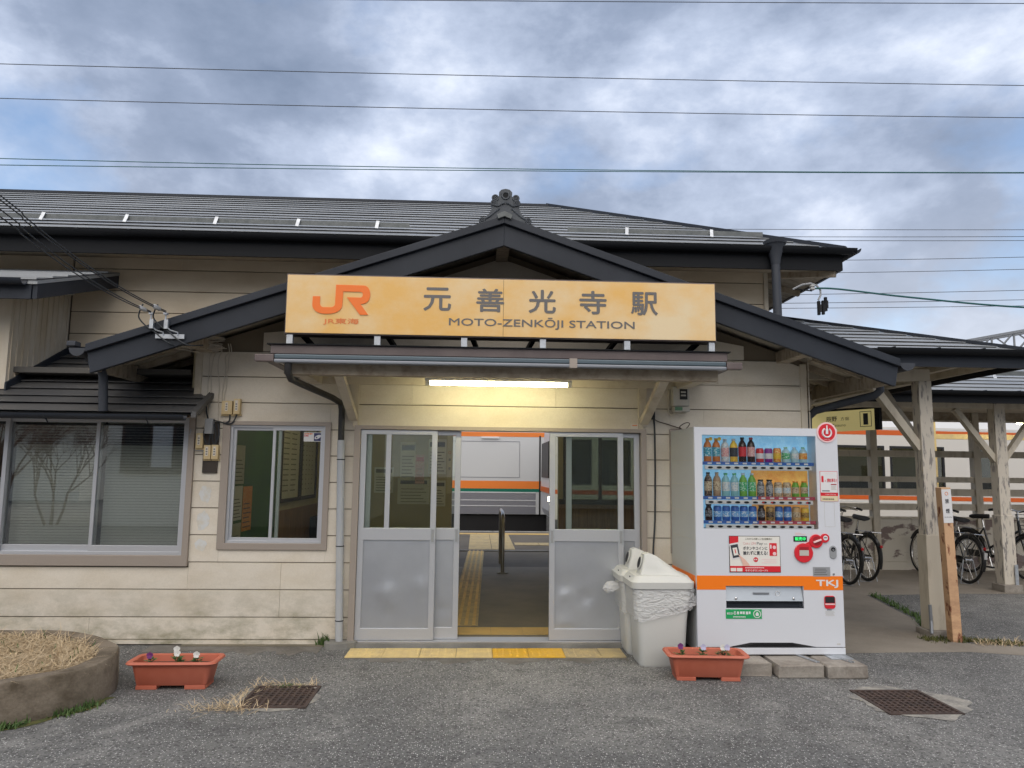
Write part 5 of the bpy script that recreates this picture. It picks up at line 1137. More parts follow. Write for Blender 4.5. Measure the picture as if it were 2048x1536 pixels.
lv = MB().disc_y(2.716, .986, .054, VF-.014, VF-.0006, 32).build('return_lever', 'red', VM, bevel=.004); MB().disc_y(2.722, .989, .036, VF-.0155, VF-.0143, 28).build('lever_recess', 'red_dark', lv); MB().bar((2.69, VF-.02, .977), (2.752, VF-.02, 1.0), .012, .014, (0, 1, 0)).build('lever', 'pale_pink', lv)
cs = MB().disc_y(2.789, 1.010, .036, VF-.012, VF-.0006, 28).build('coin_slot', 'red', VM, bevel=.003); MB().disc_y(2.792, 1.012, .019, VF-.0135, VF-.0125, 20).build('coin_rim', 'white_print', cs); B(2.78, 2.803, VF-.0145, VF-.0136, 1.011, 1.017).build('coin_mouth', 'black', cs)
lk = MB().prism_y(arcpts(2.853, .924, .028, 0, 180, 12)+arcpts(2.853, .876, .028, 180, 360, 12), VF-.008, VF-.0005).build('lock', 'grey_plate', VM, bevel=.003); MB().disc_y(2.853, .922, .017, VF-.010, VF-.0085, 20).build('lock_barrel', 'gutter_dark', lk); MB().disc_y(2.853, .918, .009, VF-.0115, VF-.0103, 14).build('lock_key', 'chrome', lk)
gp = B(2.685, 2.825, VF-.002, VF-.0005, .708, .783).build('grey_notice', 'grey_plate', VM)
for q in range(4): B(2.693+.003*q, 2.80-.01*(q % 2), VF-.003, VF-.0022, .722+q*.014, .727+q*.014).build('notice_line', 'sign_grey', gp)
MB().disc_y(2.852, .728, .008, VF-.006, VF-.0006, 14).build('small_lock', 'chrome', VM)
# delivery flap
sl = B(1.974, 2.608, VF+.03, VF+.12, .455, .46).build('delivery_tray', 'gutter_dark', VM); B(1.974, 2.608, VF+.10, VF+.105, .46, .635).build('delivery_back', 'black', VM)
MB().add([(1.98, VF+.035, .63), (2.60, VF+.035, .63), (2.60, VF+.006, .515), (1.98, VF+.006, .515), (1.98, VF+.04, .63), (2.60, VF+.04, .63), (2.60, VF+.011, .515), (1.98, VF+.011, .515)], [(0, 1, 2, 3), (7, 6, 5, 4), (0, 3, 7, 4), (1, 5, 6, 2), (3, 2, 6, 7), (0, 4, 5, 1)]).build('delivery_flap', 'clear_flap', VM)
for x in (2.06, 2.525): MB().lathe([(.010, 0), (.010, .006), (.004, .010)], (0, 0, 0), 12, Matrix.Translation((x, VF+.008, .535)) @ Matrix.Rotation(R(90), 4, 'X')).build('flap_screw', 'chrome', VM)
for q in range(3): B(1.982, 2.60, VF+.006+q*.012, VF+.012+q*.012, .462+q*.014, .474+q*.014).build('tray_step', 'dark_metal', VM)
MB().torus((2.40, VF+.0155, .572), .018, .0018, 'y', 20, 4).build('flap_mark', 'white_print', VM); B(2.20, 2.33, VF+.012, VF+.0125, .565, .58).build('flap_mark', 'pale_gutter', VM)
ec = MB().box(1.972, 2.260, VF-.003, VF-.0005, .380, .453).build('eco_sticker', 'green_print', VM, bevel=.002)
text('ecoる', 1.982, 2.055, .412, .438, VF-.0038, 'white_print', ec, bold=.02); marks(2.062, 2.178, .414, .436, VF-.0038, 'white_print', ec, bold=.015); marks(2.03, 2.13, .390, .399, VF-.0038, 'white_print', ec)
MB().disc_y(2.222, .417, .031, VF-.0042, VF-.0032, 24).build('eco_disc', 'white_print', ec); MB().disc_y(2.222, .417, .025, VF-.005, VF-.0043, 24).build('eco_disc', 'green_print', ec); MB().prism_y([(2.212, .402), (2.232, .402), (2.236, .418), (2.222, .436), (2.208, .418)], VF-.0058, VF-.0051).build('eco_leaf', 'white_print', ec)
cr_ = MB().prism_y(arcpts(2.789, .538, .022, 90, 180, 6)+arcpts(2.789, .482, .022, 180, 270, 6)+arcpts(2.833, .482, .022, 270, 360, 6)+arcpts(2.833, .538, .022, 0, 90, 6), VF-.008, VF-.0005).build('coin_return', 'red', VM, bevel=.002)
B(2.772, 2.850, VF-.009, VF-.0083, .505, .552).build('coin_return_cup', 'black', cr_); B(2.772, 2.850, VF-.0105, VF-.0083, .490, .500).build('coin_return_lip', 'pale_pink', cr_)
for q in range(5): B(2.772+.004*(q % 2), 2.850-.006*(q % 3), VF-.0012, VF-.0005, .405+q*.008, .407+q*.008).build('notice_line', 'meter_grey', VM)
marks(2.79, 2.825, .446, .454, VF-.001, 'ink', VM); marks(2.86, 2.89, .182, .192, VF-.001, 'meter_grey', VM)
for x in (1.83, 2.86): MB().tube([(x, VF+.02, .108), (x, VF+.02, .06)], .012, 8).build('levelling_foot', 'chrome', VM); 
# concrete blocks under it
def conc_block(x0, x1, y0, y1, h, label, seed):
    r_ = random.Random(seed); o = MB().box(x0, x1, y0, y1, 0, h).build('concrete_block', 'block_concrete', bevel=.012)
    for v in o.data.vertices: v.co += Vector((r_.uniform(-.004, .004), r_.uniform(-.004, .004), r_.uniform(-.003, .003) if v.co.z > .01 else 0))
    return tag(o, label, 'concrete block', 'concrete blocks under the vending machine')
conc_block(1.96, 2.245, -1.0, -0.1, .097, 'leftmost concrete block under the vending machine, half behind the planter', 1)
conc_block(2.272, 2.622, -1.06, -0.1, .097, 'middle concrete block under the vending machine, with chipped corner', 2)
conc_block(2.640, 2.945, -1.08, -0.1, .097, 'rightmost concrete block under the vending machine with steel bracket', 3)
sb = thing('foot_bracket', 'steel levelling bracket bolted on the right block', 'bracket', (2.85, -0.8, .097))
B(2.755, 2.93, -0.90, -0.74, .0975, .104).build('plate', 'galvanised', sb); B(2.80, 2.90, -0.82, -0.74, .104, .1055).build('foot_disc', 'galvanised', sb)
for x in (2.56, 2.83):
    MB().bar((x-.035, -0.75, .104), (x+.03, -1.0, .104), .012, .008).build('slotted_bar', 'galvanised', sb); MB().bar((x-.015, -0.75, .104), (x+.05, -1.0, .104), .006, .008).build('slotted_bar', 'galvanised', sb)

# ------------------------------------------------------------------ litter bins with bag liners
def rrect(x0, x1, y0, y1, r, n=5):
    P = []
    for cx, cy, a in ((x1-r, y1-r, 0), (x0+r, y1-r, 90), (x0+r, y0+r, 180), (x1-r, y0+r, 270)):
        P += [(cx+r*math.cos(R(a+90*i/n)), cy+r*math.sin(R(a+90*i/n))) for i in range(n+1)]
    return P
def loft(mb, rings):
    n = len(rings[0]); k = len(mb.v)
    for rg in rings: mb.v += [tuple(p) for p in rg]
    for i in range(len(rings)-1):
        for j in range(n): mb.f.append((k+i*n+j, k+i*n+(j+1) % n, k+(i+1)*n+(j+1) % n, k+(i+1)*n+j))
    return mb
def litter_bin(x, y, label, bagflare):
    t = thing('litter_bin', label, 'bin', (x, y, 0), 'grey litter bins beside the vending machine')
    def ring(z, x0, x1, y0, y1, r=.05): return [(x+a, y+b, z) for a, b in rrect(x0, x1, y0, y1, r)]
    body = MB(); loft(body, [ring(.0, -.19, .155, -.15, .15), ring(.02, -.20, .165, -.16, .16), ring(.35, -.215, .185, -.172, .172), ring(.50, -.232, .20, -.185, .185), ring(.615, -.245, .215, -.195, .195)])
    body.f.append(tuple(range(23, -1, -1))); body.build('bin_body', 'bin_grey', t, smooth=True)
    lid = MB(); loft(lid, [ring(.605, -.265, .235, -.21, .21, .06), ring(.655, -.270, .240, -.215, .215, .06), ring(.668, -.255, .225, -.20, .20, .06), ring(.70, -.235, .20, -.175, .175, .06)])
    k = len(lid.v); lid.f.append(tuple(range(k-24, k))); ld = lid.build('bin_lid', 'bin_grey', t, smooth=True)
    # hood: steep throw-in face on the left, sloping away to the right
    N = 10; hood = MB(); prof = []
    sec = [(-.175, .70, .10), (-.135, .855, .085), (-.10, .868, .085), (-.04, .845, .10), (.04, .79, .125), (.12, .735, .145), (.20, .695, .15)]
    rings = []
    for (sx, sz, w) in sec:
        rings.append([(x+sx, y-w-.02, .66)]+[(x+sx, y-w*math.cos(math.pi*i/N)*(1.0), .685+(sz-.685)*min(1, 1.25*math.sin(math.pi*i/N))) for i in range(N+1)]+[(x+sx, y+w+.02, .66)])
    k0 = 0; n = len(rings[0])
    for rg in rings: hood.v += rg
    for i in range(len(rings)-1):
        for j in range(n-1): hood.f.append((i*n+j, i*n+j+1, (i+1)*n+j+1, (i+1)*n+j))
    hood.f.append(tuple(range(n))); hood.f.append(tuple(range((len(rings)-1)*n, len(rings)*n)))
    hood.build('bin_hood', 'bin_grey', t, smooth=True)
    Mh = Matrix.Translation((x-.157, y, .785)) @ Matrix.Rotation(R(-76), 4, 'Y')
    MB().lathe([(.052, 0), (.056, .006), (.050, .010)], (0, 0, 0), 20, Mh).build('throw_in_rim', 'bin_grey', ld); MB().lathe([(.046, .0105), (.046, .0115)], (0, 0, 0), 20, Mh).build('throw_in_hole', 'black', ld)
    MB().box(x-.02, x+.03, y-.03, y+.03, .868, .869).build('lid_mark', 'faded_orange', ld) if False else None
    # crumpled transparent bag folded over the rim
    r_ = random.Random(int(x*50+y*70)); bag = MB(); rings = []
    for q, z in enumerate((.602, .57, .52, .47, .42, .385)):
        rg = []
        for (a, b) in rrect(-.252+.003*q, .222-.004*q, -.203+.002*q, .203-.002*q, .05, 9):
            f = 1+r_.uniform(-.012, .018)+.015*(q > 1); dz = r_.uniform(-.012, .012)+.03*math.sin(a*9)*(q > 3)
            sag = .055*bagflare*max(0, a-.1)/.12*(1 if 2 <= q <= 3 else .4)
            rg.append((x+a*f+sag, y+b*f, z+dz+(.03*max(0, a)/.2 if q > 3 else 0)))
        rings.append(rg)
    loft(bag, rings); bag.build('bag_liner', 'plastic_bag', t, smooth=True)
    fl = MB(); rings = []
    for q in range(5):
        cx, cz, rr = x-.25-.035*q, .55-.004*q, (.02, .04, .05, .045, .015)[q]
        rings.append([(cx+r_.uniform(-.01, .01), y-.05+rr*1.3*math.cos(2*math.pi*i/10), cz+rr*math.sin(2*math.pi*i/10)+r_.uniform(-.006, .006)) for i in range(10)])
    loft(fl, rings); fl.build('bag_knot', 'plastic_bag', t, smooth=True) if bagflare < .5 else None
    for (tx, w) in ((-.225, .03),): MB().box(x-.252, x-.249, y-.05, y-.02, .672, .684).build('lid_print', 'ink', t)
    return t
litter_bin(1.497, -0.575, 'front grey litter bin with clear bag liner beside the vending machine', 1.0)
litter_bin(1.475, -0.20, 'rear grey litter bin half hidden behind the front one', 0.2)

# ------------------------------------------------------------------ flower boxes
def planter(x, y, rot, label):
    t = thing('flower_box', label, 'planter', (x, y, 0), 'terracotta flower boxes')
    M = Matrix.Translation((x, y, 0)) @ Matrix.Rotation(R(rot), 4, 'Z')
    def ring(z, hx, hy, r): return [tuple(M @ Vector((a, b, z))) for a, b in rrect(-hx, hx, -hy, hy, r)]
    mb = MB(); loft(mb, [ring(.025, .235, .085, .03), ring(.03, .24, .09, .03), ring(.165, .268, .112, .035), ring(.168, .298, .135, .05), ring(.176, .305, .142, .05), ring(.188, .299, .136, .05), ring(.190, .276, .122, .04), ring(.184, .266, .110, .035), ring(.10, .25, .098, .03)])
    mb.f.append(tuple(range(23, -1, -1))); o = mb.build('box', 'terracotta', t, smooth=True)
    sm = MB(); sm.v = ring(.140, .258, .104, .03); sm.f = [tuple(range(24))]; sm.build('soil', 'soil', t)
    for s in (-1, 1): MB().box(s*.163-.07, s*.163+.07, -.092, .092, 0, .027, M).build('foot', 'terracotta', t, bevel=.004)
    return M
def pansy(M, lx, ly, petal, h, label, droop=False):
    p0 = M @ Vector((lx, ly, .140)); t = thing('pansy_plant', label, 'flower', p0, 'small bedding flowers'); r_ = random.Random(int(abs(p0.x*913+p0.y*77)*10))
    lv = MB()
    for k in range(26):
        a = r_.uniform(0, 6.28); L = r_.uniform(.02, .05); z = r_.uniform(.0, .03+h*.3); c = p0+Vector((math.cos(a)*.008, math.sin(a)*.008, z)); d = Vector((math.cos(a)*L, math.sin(a)*L, r_.uniform(.0, .02))); s = Vector((-math.sin(a), math.cos(a), 0))*L*.3
        lv.add([c, c+d*.5+s, c+d, c+d*.5-s], [(0, 1, 2, 3)])
    lv.build('leaves', 'weed', t, fixn=False)
    MB().tube([p0, p0+Vector((.004, -.004, h*.6)), p0+Vector((0, -.012, h))], .002, 5).build('stem', 'weed', t)
    for k in range(5):
        a = 2*math.pi*k/5+.3; c = p0+Vector((0, -.016-.002*k, h)); u = Vector((math.cos(a), -.15, math.sin(a))); w = u.cross(Vector((0, 1, 0))).normalized(); rr = .022
        MB().add([c, c+u*rr*.5+w*rr*.55, c+u*rr*.95+w*rr*.4, c+u*rr*1.05, c+u*rr*.95-w*rr*.4, c+u*rr*.5-w*rr*.55], [(0, 1, 2, 3, 4, 5)]).build('petal', petal, t, fixn=False)
Mp = planter(-2.085, -1.22, 1.0, 'terracotta flower box on the left beside the round bed')
pansy(Mp, -.17, -.02, 'petal_purple', .075, 'purple pansy at the left end of the left flower box'); pansy(Mp, .0, .01, 'petal_white', .11, 'white pansy in the middle of the left flower box'); pansy(Mp, .015, -.02, 'petal_white', .09, 'lower white pansy bloom in the left flower box'); pansy(Mp, .14, 0, 'petal_white', .075, 'small white pansy at the right of the left flower box')
Mp = planter(1.727, -1.03, -3.5, 'terracotta flower box in front of bins and vending machine')
pansy(Mp, -.19, -.0, 'petal_purple', .09, 'wilted dark pansy at the left end of the right flower box'); pansy(Mp, -.02, .0, 'petal_lilac', .085, 'grey-lilac pansy in the middle of the right flower box'); pansy(Mp, .125, .0, 'petal_white', .085, 'white pansy of the pair at the right of the right flower box'); pansy(Mp, .155, -.01, 'petal_lilac', .088, 'lilac pansy of the pair at the right of the right flower box')

# ------------------------------------------------------------------ drain grates
def grate(h, label, nx, ny):
    a, b, c, d = h; t = thing('drain_grate', label, 'drain cover', ((a+b)/2, (c+d)/2, 0), 'cast iron drain grates')
    MB().plate('z', a-.012, b+.012, c-.012, d+.012, [(a+.012, b-.012, c+.012, d-.012)], -.03, .010).build('frame', 'rust', t, bevel=.002)
    for k in range(1, nx): x = a+(b-a)*k/nx; MB().box(x-.008, x+.008, c+.012, d-.012, -.025, .006).build('grate_bar', 'rust', t)
    for k in range(1, ny): y = c+(d-c)*k/ny; MB().box(a+.012, b-.012, y-.008, y+.008, -.025, .0045).build('grate_bar', 'rust', t)
grate(GRATES[0], 'rusty drain grate with dry straw on the left', 10, 10); grate(GRATES[1], 'rusty drain grate with mortar surround on the right', 11, 10)

# ------------------------------------------------------------------ round raised bed with dry grass
BX, BY, RX, RY_ = -3.68, -1.45, 1.25, 0.92
bed = thing('raised_bed', 'round concrete-edged flower bed full of dry straw at the left edge', 'flower bed', (BX, BY, 0))
N = 64; mb = MB(); rings = []
for (f, z) in ((1.0, -.02), (1.0, .02), (.995, .225), (.985, .24), (.90, .243), (.885, .235), (.88, .16)):
    rg = []
    for i in range(N):
        a = 2*math.pi*i/N; jn = 1+.006*math.sin(5*a+f*9)+.004*math.sin(17*a); rg.append((BX+RX*f*jn*math.cos(a), BY+RY_*f*jn*math.sin(a), z+(.006*math.sin(7*a) if z > .1 else 0)))
    rings.append(rg)
loft(mb, rings); mb.build('kerb_ring', 'curb_concrete', bed, smooth=True)
mb = MB(); r_ = random.Random(5)
vs = [(BX, BY, .235)]; 
for q, f in enumerate((.3, .6, .9)):
    vs += [(BX+RX*f*math.cos(2*math.pi*i/24), BY+RY_*f*math.sin(2*math.pi*i/24), .225-.02*q+r_.uniform(-.015, .015)) for i in range(24)]
fs = [(0, 1+i, 1+(i+1) % 24) for i in range(24)]+[(1+24*q+i, 1+24*(q+1)+i, 1+24*(q+1)+(i+1) % 24, 1+24*q+(i+1) % 24) for q in range(2) for i in range(24)]
mb.add(vs, fs); mb.build('straw_bed', 'straw_base', bed, smooth=True)
def blades(mb, pts, L0, L1, lean, w, curl=.35):
    for (x, y, z) in pts:
        L = rnd.uniform(L0, L1); a = rnd.uniform(0, 6.28); t = rnd.uniform(*lean); d = Vector((math.cos(a)*math.sin(t), math.sin(a)*math.sin(t), math.cos(t))); s = Vector((-math.sin(a), math.cos(a), 0))*w*.5; p = Vector((x, y, z))
        m_ = p+d*L*.55; e = m_+(d+Vector((rnd.uniform(-.3, .3), rnd.uniform(-.3, .3), -curl*2*rnd.random())))*L*.45
        mb.add([p-s, p+s, m_+s*.8, m_-s*.8, e], [(0, 1, 2, 3), (3, 2, 4)])
def in_bed(n, f=.87):
    out = []
    while len(out) < n:
        a, r = rnd.uniform(0, 6.28), math.sqrt(rnd.random())*f; x, y = BX+RX*r*math.cos(a), BY+RY_*r*math.sin(a)
        if x > -4.9: out.append((x, y, .205+rnd.uniform(0, .03)))
    return out
mb = MB(); blades(mb, in_bed(7500), .08, .24, (1.25, 1.66), .0045, .15); tag(mb.build('dry_grass', 'dry_grass', fixn=False), 'flattened dry straw filling the round bed', 'dry grass', kind='stuff')
mb = MB(); blades(mb, [(BX+RX*.8*math.cos(a)*rnd.uniform(.85, 1.05), BY+RY_*.8*math.sin(a)*rnd.uniform(.85, 1.05), .2) for a in [rnd.uniform(-.2, 2.4) for _ in range(260)]], .10, .24, (.5, 1.4), .004, .5)
tag(mb.build('dry_grass', 'dry_grass', fixn=False), 'longer dry straw standing along the far rim of the bed', 'dry grass', kind='stuff')
mb = MB(); blades(mb, [(x, y, z) for x, y, z in in_bed(160)], .03, .09, (.2, 1.2), .008); tag(mb.build('grass', 'weed', fixn=False), 'sparse green shoots among the straw', 'grass', kind='stuff')
def weeds(pts, name, m, label, L0=.02, L1=.07, w=.008, lean=(.1, 1.2)):
    mb = MB(); blades(mb, pts, L0, L1, lean, w); return tag(mb.build(name, m, fixn=False), label, name.replace('_', ' '), kind='stuff')
# weeds along the kerb foot
pts = []
for k in range(900):
    a = R(rnd.uniform(-72, -8)); 
    if 0.5+0.5*math.sin(a*14)+rnd.uniform(-.3, .3) < .35: continue
    f = 1.0+abs(rnd.gauss(0, .035)); pts.append((BX+RX*f*math.cos(a), BY+RY_*f*math.sin(a), 0))
weeds(pts, 'weeds', 'weed', 'low green weeds along the foot of the round bed')
ms_ = MB(); seg = [R(-80+i*2.0) for i in range(40)]
ms_.add([(BX+RX*1.005*math.cos(a), BY+RY_*1.005*math.sin(a), .003) for a in seg]+[(BX+RX*(1.03+.04*abs(math.sin(a*9+1)))*math.cos(a), BY+RY_*(1.03+.05*abs(math.sin(a*7)))*math.sin(a), .003) for a in seg], [(i, i+1, i+41, i+40) for i in range(39)])
tag(ms_.build('moss', 'moss', fixn=False), 'dark moss band at the foot of the round bed', 'moss', kind='stuff')
# straw on and around the left grate
pts = [(-1.62+rnd.gauss(0, .10), -1.72+rnd.gauss(0, .05), .004) for _ in range(130)]+[(-1.55+rnd.random()*.45, -1.235+rnd.gauss(0, .025), .004) for _ in range(110)]+[(-1.54+rnd.gauss(0, .03), -1.5+rnd.gauss(0, .15), .006) for _ in range(60)]+[(-1.45+rnd.gauss(0, .10), -1.76+rnd.gauss(0, .02), .006) for _ in range(50)]
weeds(pts, 'dry_grass', 'dry_grass', 'dry straw wisps around the left drain grate', .04, .15, .004, (.9, 1.65))
weeds([(-1.30+rnd.gauss(0, .05), -1.24+rnd.gauss(0, .02), .003) for _ in range(60)], 'weeds', 'weed', 'tiny weeds behind the left drain grate', .01, .03, .008)
# weeds by the downpipe, by the threshold, along the path edge, round the posts
weeds([(-1.30+rnd.gauss(0, .03), -0.05+rnd.gauss(0, .015), 0) for _ in range(60)], 'weeds', 'weed', 'small green weed growing beside the downpipe foot', .03, .16, .010, (.05, .7))
weeds([(-1.09+rnd.gauss(0, .035), -0.13+rnd.gauss(0, .015), 0) for _ in range(60)], 'weeds', 'weed', 'weed tuft at the left end of the threshold', .015, .05, .007)
edge_ = [(4.30, .45), (4.64, 1.15), (4.95, 2.72)]
pts = []
for k in range(900):
    t = rnd.random()*2; i = min(int(t), 1); f = t-i; x = edge_[i][0]+(edge_[i+1][0]-edge_[i][0])*f; y = edge_[i][1]+(edge_[i+1][1]-edge_[i][1])*f
    pts.append((x+.04+abs(rnd.gauss(0, .06)), y+rnd.gauss(0, .05), 0))
weeds(pts, 'weeds', 'weed', 'green weeds along the edge of the concrete path', .02, .08, .010)
pts = [(4.40+rnd.uniform(-.25, 1.0), .18-.28*max(0, (q := rnd.random()))*0+rnd.gauss(0, .05), 0) for _ in range(10)]
pts = []
for k in range(900):
    f = rnd.random(); pts.append((4.15+f*1.1, .20-.34*max(0, f-.25)+rnd.gauss(0, .05), .002))
weeds(pts, 'weeds', 'moss', 'mossy tufts around the foot of the front canopy post', .015, .06, .010)
weeds([(4.55+rnd.random()*.55, .10-.12*rnd.random()+rnd.gauss(0, .03), .002) for _ in range(300)], 'dry_grass', 'dry_grass', 'dry yellow grass right of the no smoking post', .03, .11, .005, (.5, 1.5))

# ------------------------------------------------------------------ no smoking post
SP = thing('no_smoking_post', 'leaning square steel post with rust and white no smoking plate', 'sign post', (4.42, 0.16, 0))
Mk = Matrix.Translation((4.425, 0.16, 0)) @ Matrix.Rotation(R(-2.4), 4, 'Y') @ Matrix.Rotation(R(1.5), 4, 'X')
MB().box(-.045, .045, -.045, .045, -.02, 1.41, Mk).build('post', 'rusty_paint', SP, bevel=.004)
MB().box(-.0455, .0455, -.0475, -.0455, 1.085, 1.395, Mk).build('plate', 'white_print', SP)
for ch, z0, z1 in (('禁', 1.265, 1.305), ('煙', 1.175, 1.215)): text(ch, -.018, .018, z0, z1, -.0485, 'ink', SP, bold=.02, M=Mk)
text('No Smoking', -.035, .035, 1.13, 1.145, -.0485, 'ink', SP, M=Mk)
mb = MB(); mb.torus((0, -.0485, 1.355), .014, .0025, 'y', 18, 4); mb.v = [tuple(Mk @ Vector(p)) for p in mb.v]; mb.build('no_smoking_mark', 'faded_orange', SP)

# ------------------------------------------------------------------ platform sign
PS = thing('platform_sign', 'pale yellow platform sign reading 1 hanging under the canopy', 'sign', (5.2, 4.0, 2.4))
pa, pb = Vector((5.02, 4.55, 0)), Vector((5.62, 3.45, 0)); dx = (pb-pa).normalized(); nrm = Vector((dx.y, -dx.x, 0))
Ms = Matrix(((dx.x, -nrm.x, 0, pa.x), (dx.y, -nrm.y, 0, pa.y), (0, 0, 1, 2.15), (0, 0, 0, 1)))
MB().box(0, 1.20, 0, .05, 0, .30, Ms).build('sign_panel', 'yellow_sign', PS); MB().box(1.201, 1.27, -.01, .06, 0, .34, Ms).build('sign_end', 'gutter_dark', PS); MB().box(0, 1.20, -.005, .055, .301, .33, Ms).build('sign_rail', 'gutter_dark', PS)
text('辰野', .42, .60, .15, .22, -.002, 'ink', PS, M=Ms, bold=.02); text('方面', .66, .80, .155, .205, -.002, 'ink', PS, M=Ms); text('for Tatsuno', .42, .74, .07, .11, -.002, 'ink', PS, M=Ms); text('1', 1.025, 1.095, .08, .24, -.002, 'ink', PS, M=Ms, bold=.012)
MB().plate('y', .97, 1.15, .05, .27, [(.978, 1.142, .058, .262)], -.0025, -.0005) .v
q = MB().plate('y', .97, 1.15, .05, .27, [(.978, 1.142, .058, .262)], -.0025, -.0005); q.v = [tuple(Ms @ Vector(p)) for p in q.v]; q.build('number_frame', 'ink', PS)
for x in (.2, 1.0): MB().box(x-.01, x+.01, .02, .03, .33, .6, Ms).build('hanger', 'gutter_dark', PS)

# ------------------------------------------------------------------ bicycles
def make_bike(label, loc, heading, lean, basket=True, plate=False):
    t = thing('bicycle', label, 'bicycle', (0, 0, 0), 'bicycles parked at the shelter')
    rw, fwx, Rw = (0, 0, .335), (1.08, 0, .335), .325      # bike faces +x; rear wheel at the origin
    for nm, c in (('rear_wheel', rw), ('front_wheel', fwx)):
        w = MB().torus(c, Rw-.012, .019, 'y', 40, 8).build(nm, 'rubber', t, smooth=True)
        MB().torus(c, Rw-.038, .010, 'y', 40, 6).build('rim', 'chrome', w, smooth=True)
        sp = MB()
        for k in range(28):
            a = 2*math.pi*k/28; s = .03 if k % 2 else -.03
            sp.tube([(c[0]+.02*math.cos(a+.5), s, c[2]+.02*math.sin(a+.5)), (c[0]+(Rw-.04)*math.cos(a), 0, c[2]+(Rw-.04)*math.sin(a))], .0016, 3, False)
        sp.build('spokes', 'chrome', w)['kind'] = 'stuff'
        MB().tube([(c[0], -.05, c[2]), (c[0], .05, c[2])], .022, 10).build('hub', 'chrome', w)
        MB().torus(c, Rw+.025, .022, 'y', 22, 5, R(10 if nm == 'rear_wheel' else 30), R(200 if nm == 'rear_wheel' else 165)).build('mudguard', 'bike_black', w, smooth=True)
    fr = MB(); bb = (.44, 0, .29); st = (.30, 0, .72); hd0, hd1 = (.93, 0, .62), (.90, 0, .86)
    for a, b, r in ((bb, st, .016), (bb, hd0, .020), ((.40, 0, .42), (.915, 0, .72), .018), ((hd0), (hd1), .020), (bb, (0, .06, .335), .010), (bb, (0, -.06, .335), .010), (st, (0, .06, .335), .008), (st, (0, -.06, .335), .008), (hd0, (1.08, .055, .335), .011), (hd0, (1.08, -.055, .335), .011)): fr.tube([a, b], r, 8)
    fr.build('frame', 'bike_black', t, smooth=True)
    MB().tube([st, (.27, 0, .86)], .013, 8).build('seat_post', 'chrome', t)
    sd_ = MB(); loft(sd_, [[(x, w*math.cos(2*math.pi*i/12), z+.035*math.sin(2*math.pi*i/12)) for i in range(12)] for x, w, z in ((.10, .03, .88), (.12, .10, .885), (.20, .115, .89), (.28, .07, .895), (.38, .03, .90), (.40, .012, .90))]); sd_.f += [tuple(range(12)), tuple(range(60, 72))]; sd_.build('saddle', 'rubber', t, smooth=True)
    hb = MB().tube([(.90, 0, .85), (.885, 0, 1.0)], .013, 8).tube([(.68, -.28, 1.0), (.80, -.27, 1.02), (.89, -.15, 1.03), (.90, 0, 1.0), (.89, .15, 1.03), (.80, .27, 1.02), (.68, .28, 1.0)], .012, 8); hb.build('handlebar', 'chrome', t, smooth=True)
    for s in (-1, 1): MB().tube([(.79, s*.272, 1.018), (.67, s*.282, .998)], .018, 8).build('grip', 'rubber', t); MB().tube([(.86, s*.2, 1.03), (.90, s*.23, 1.0), (.80, s*.29, .985)], .006, 6).build('brake_lever', 'bike_black', t)
    rk = MB()
    for s in (-.06, 0, .06): rk.tube([(.24, s, .70), (-.22, s, .705)], .005, 5)
    rk.tube([(-.22, -.07, .705), (-.22, .07, .705)], .005, 5); rk.tube([(-.12, .07, .70), (0, .065, .34)], .005, 5).tube([(-.12, -.07, .70), (0, -.065, .34)], .005, 5); rk.build('carrier', 'chrome', t)
    MB().lathe([(.018, 0), (.022, .01), (.015, .022)], (0, 0, 0), 10, Matrix.Translation((-.335, 0, .52)) @ Matrix.Rotation(R(-90), 4, 'Y')).build('reflector', 'bike_red', t)
    if plate: MB().box(-.372, -.366, -.02, .02, .38, .47).build('reflector_plate', 'white_print', t)
    MB().tube([(0, .07, .335), (-.05, .13, .005), (-.05, -.13, .005), (0, -.07, .335)], .007, 6).build('kickstand', 'galvanised', t)
    cr = MB().torus((.44, -.035, .29), .085, .006, 'y', 20, 4); cr.build('chainring', 'chrome', t); MB().tube([(.44, -.05, .29), (.50, -.06, .14)], .009, 6).tube([(.44, .05, .29), (.38, .06, .44)], .009, 6).build('crank', 'chrome', t)
    for a, s in (((.50, -.10, .14), -1), ((.38, .10, .44), 1)): MB().box(a[0]-.045, a[0]+.045, a[1]-.035, a[1]+.035, a[2]-.012, a[2]+.012).build('pedal', 'rubber', t)
    MB().box(0.02, .44, -.055, -.045, .27, .37).build('chain_guard', 'bike_black', t)
    if basket:
        bk = MB(); top = rrect(1.0, 1.36, -.19, .19, .04, 3); bot = rrect(1.05, 1.28, -.13, .13, .04, 3)
        for k in range(6): f = k/5; ring = [(b[0]+(a[0]-b[0])*f, b[1]+(a[1]-b[1])*f, .70+.26*f) for a, b in zip(top, bot)]; bk.tube(ring+[ring[0]], .004, 4)
        for a, b in zip(top, bot): bk.tube([(b[0], b[1], .70), (a[0], a[1], .96)], .003, 4)
        for k in range(5): bk.tube([(1.05+.05*k, -.13, .70), (1.05+.05*k, .13, .70)], .003, 4)
        bk.build('basket', 'bike_black', t)
    t.location = loc; t.rotation_euler = (R(lean), 0, R(heading)); return t
make_bike('black bicycle with chrome carrier parked between the two canopy posts', (6.95, 3.72, 0.0), 90, 5, False, True)
make_bike('black bicycle nearest the vending machine, half hidden by it', (5.15, 3.57, 0.0), 91, 4)
make_bike('black bicycle second from the vending machine', (5.60, 3.92, 0.0), 92, 4)
make_bike('dark bicycle cut off by the right edge behind the second post', (7.80, 4.95, 0.0), -79, -3)

